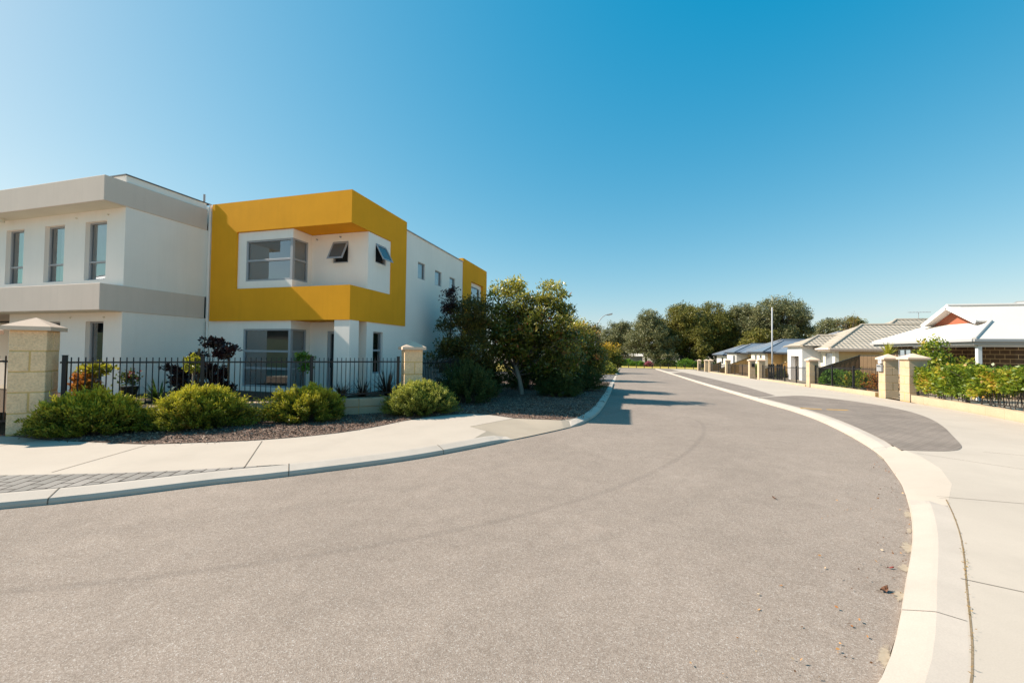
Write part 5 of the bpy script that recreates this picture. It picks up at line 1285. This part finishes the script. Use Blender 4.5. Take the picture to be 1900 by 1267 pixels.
rosette('strap_plant', 'tallest maroon strap-leaved clump touching the corner pillar', (-6.15, 9.65, .5), 80, .85, .04, GRASS_L, 89, 'plant', .95)
rosette('strap_plant', 'maroon strap-leaved clump right of the corner pillar behind the side fence', (-5.95, 10.9, .5), 80, .80, .04, GRASS_L, 90, 'plant', .95)
rosette('strap_plant', 'pale yellow strap-leaved clump at the foot of the fence between the two leftmost shrubs', (-8.72, 6.35, .52), 60, .34, .035, LEAF_YEL, 91, 'plant', .6)
# pot with a red flowering plant and a garden chair by the grey house
o = thing('flower_pot', 'dark pot with a small plant and red flowers beside the grey-banded house', 'plant pot', (-10.65, 6.45, .5))
mb = MB(); mb.tube([(-10.65, 6.45, .5), (-10.65, 6.45, .62), (-10.65, 6.45, .86)], [.09, .12, .16], 14); mb.build('pot', BLACK, o)
r_ = np.random.default_rng(92); pp = r_.normal(0, .085, (260, 3))*np.array([1, 1, .9])+np.array([-10.65, 6.45, 1.02]); leaf_object('foliage', pp, r_.normal(size=(260, 3))+np.array([0, 0, .6]), .08, .045, r_.uniform(0, .8, 260), np.zeros(260), LEAF_DARK, o)
pp = r_.normal(0, .05, (30, 3))+np.array([-10.6, 6.42, 1.12]); leaf_object('flower', pp, r_.normal(size=(30, 3)), .05, .045, r_.uniform(.5, 1, 30), np.zeros(30), attr_mat('red_petal', [(0, (.35, .02, .02)), (1, (.5, .05, .05))], .5, .2), o)

# chips of bark over the mulch, dry leaves and grit in the gutter
def scatter(name, label_kind, poly_pts, n, sz, mat, zf, flat=.25, elong=.4, sg=.10):
    pts = np.array(poly_pts)
    idx = rng.integers(0, len(pts), n); p = pts[idx]+rng.normal(0, sg, (n, 2))
    P3 = np.stack([p[:, 0], p[:, 1], np.array([zf(x, y) for x, y in p])+rng.uniform(.002, .02, n)], 1)
    d = rng.normal(size=(n, 3))*np.array([1, 1, flat]); L = sz*rng.uniform(.4, 1.5, n)
    o = leaf_object(name, P3, d, L, L*elong, rng.uniform(0, 1, n), np.zeros(n), mat, None, .15); o['kind'] = 'stuff'
    return o
cells = []
def inpoly(x, y, poly):
    c = False; j = len(poly)-1
    for i in range(len(poly)):
        xi, yi = poly[i]; xj, yj = poly[j]
        if (yi > y) != (yj > y) and x < (xj-xi)*(y-yi)/(yj-yi)+xi: c = not c
        j = i
    return c
mpoly = [tuple(p) for p in MUL_E if p[0] > -10.5]+part_of(LB, 9.75, 20)+[(-7, 20), (-7, 10), (-5.6, 9.55), (-10.5, 4.9)]
while len(cells) < 5000:
    x, y = random.uniform(-10.5, -.6), random.uniform(4.6, 20)
    if inpoly(x, y, mpoly) and random.random() < min(1, 60/(x*x+y*y)): cells.append((x, y))
cells = [c for c in cells if min((MUL_E[:, 0]-c[0])**2+(MUL_E[:, 1]-c[1])**2) > .012]
o = scatter('mulch_chips', None, cells, 26000, .045, CHIPS, lambda x, y: T(y)+.128, .3, .35)
tag(o, 'loose dark brown bark chips covering the garden bed', 'mulch')
# litter along the right-hand gutter
gl = [tuple(p) for p in offset(RK, .10) if 1.5 < p[1] < 8] ; gl = gl*3 + [tuple(p) for p in offset(RK, .5) if 1.8 < p[1] < 6]
o = scatter('leaf_litter', None, gl, 170, .020, LEAF_LITTER, lambda x, y: T(y)+.004, .3, .6, .12)
tag(o, 'tiny dry leaf scraps and grit along the right-hand gutter', 'leaf litter')
o = scatter('gutter_weeds', None, [tuple(along([q for q in gap_line if q[1] > 1.2], t_)) for t_ in np.clip(np.concatenate([rng.uniform(0, 1, 160), np.repeat(rng.uniform(0, 1, 26), 9)+rng.normal(0, .006, 234)]), 0, 1)], 260, .015, attr_mat('tiny_weed', [(0, (.24, .13, .04)), (.7, (.40, .26, .09)), (1, (.22, .25, .05))], .7, .2), lambda x, y: T(y)+.106, .7, .3, .006)
for_v = o.data
n_ = len(for_v.vertices)//4
tag(o, 'sparse dry weeds growing in the joint behind the right-hand kerb', 'weeds')
def flat_leaf(label, x, y, L, W, rz, mat, curl=.012, z=.006):
    o = thing('fallen_leaf', label, 'leaf', (x, y, T(y)+z), rz); mb = MB(); rows = []
    for k in range(6):
        t = k/5; w_ = W*math.sin(math.pi*min(.97, t*.9+.07)); rows.append([(L*(t-.5), -w_/2, curl*abs(t-.4)*2+.004), (L*(t-.5), 0, curl*.3), (L*(t-.5), w_/2, curl*abs(t-.4)*2+.004)])
    for a, b in zip(rows, rows[1:]):
        for j in range(2): mb.face([a[j], b[j], b[j+1], a[j+1]])
    mb.build('blade', mat, o, world=False); m2 = MB(); m2.tube([(-L*.5, 0, .004), (-L*.8, .01, .006)], .002, 5); m2.build('stalk', BARK, o, world=False)
    return o
DRYL = surf('dry_brown_leaf', (.15, .075, .045), .7, .25, 12, 90, .2); REDL = surf('red_leaf', (.30, .07, .06), .6, .15, 12, 90, .1)
flat_leaf('big curled brown leaf on the asphalt beside the right-hand kerb', 1.88, 3.66, .075, .045, .5, DRYL, .03)
flat_leaf('small red leaf on the sand at the right-hand gutter', 2.13, 4.06, .05, .016, .15, REDL)
flat_leaf('lone dark leaf out on the open asphalt', 1.78, 5.6, .06, .028, 2.0, DRYL)
# drifts of pale sand against the kerb
def sand(x, y, a, b, rz, seed):
    r = random.Random(seed); pts = []
    for k in range(14):
        t = 2*math.pi*k/14; q = 1+r.uniform(-.25, .25); u, v = a*math.cos(t)*q, b*math.sin(t)*q; pts.append((x+u*math.cos(rz)-v*math.sin(rz), y+u*math.sin(rz)+v*math.cos(rz)))
    mb = MB(); rn = []
    for k in range(14):
        for p, w_ in (((x, y), .95), (pts[k], 0), (pts[(k+1) % 14], 0)): mb.v.append((p[0], p[1], T(p[1])+.0055)); rn.append(w_)
        mb.f.append((3*k, 3*k+1, 3*k+2)); mb.m.append(0)
    o = mb.build('sand_patch', SANDA, road); at = o.data.attributes.new('rnd', 'FLOAT', 'POINT'); at.data.foreach_set('value', rn)
    return o
for i, (yy, a, b) in enumerate([(5.55, .16, .05), (4.62, .20, .06), (4.05, .10, .05), (3.55, .12, .04), (5.1, .10, .03), (2.9, .14, .035), (8.3, .3, .035), (10.5, .5, .03)]):
    k = int(np.argmin(abs(RK[:, 1]-yy))); tg = RK[k+1]-RK[k]; rz = math.atan2(tg[1], tg[0]); q = RK[k]+np.array([-tg[1], tg[0]])/np.linalg.norm(tg)*.02
    sand(q[0], q[1], a, b, rz, i)
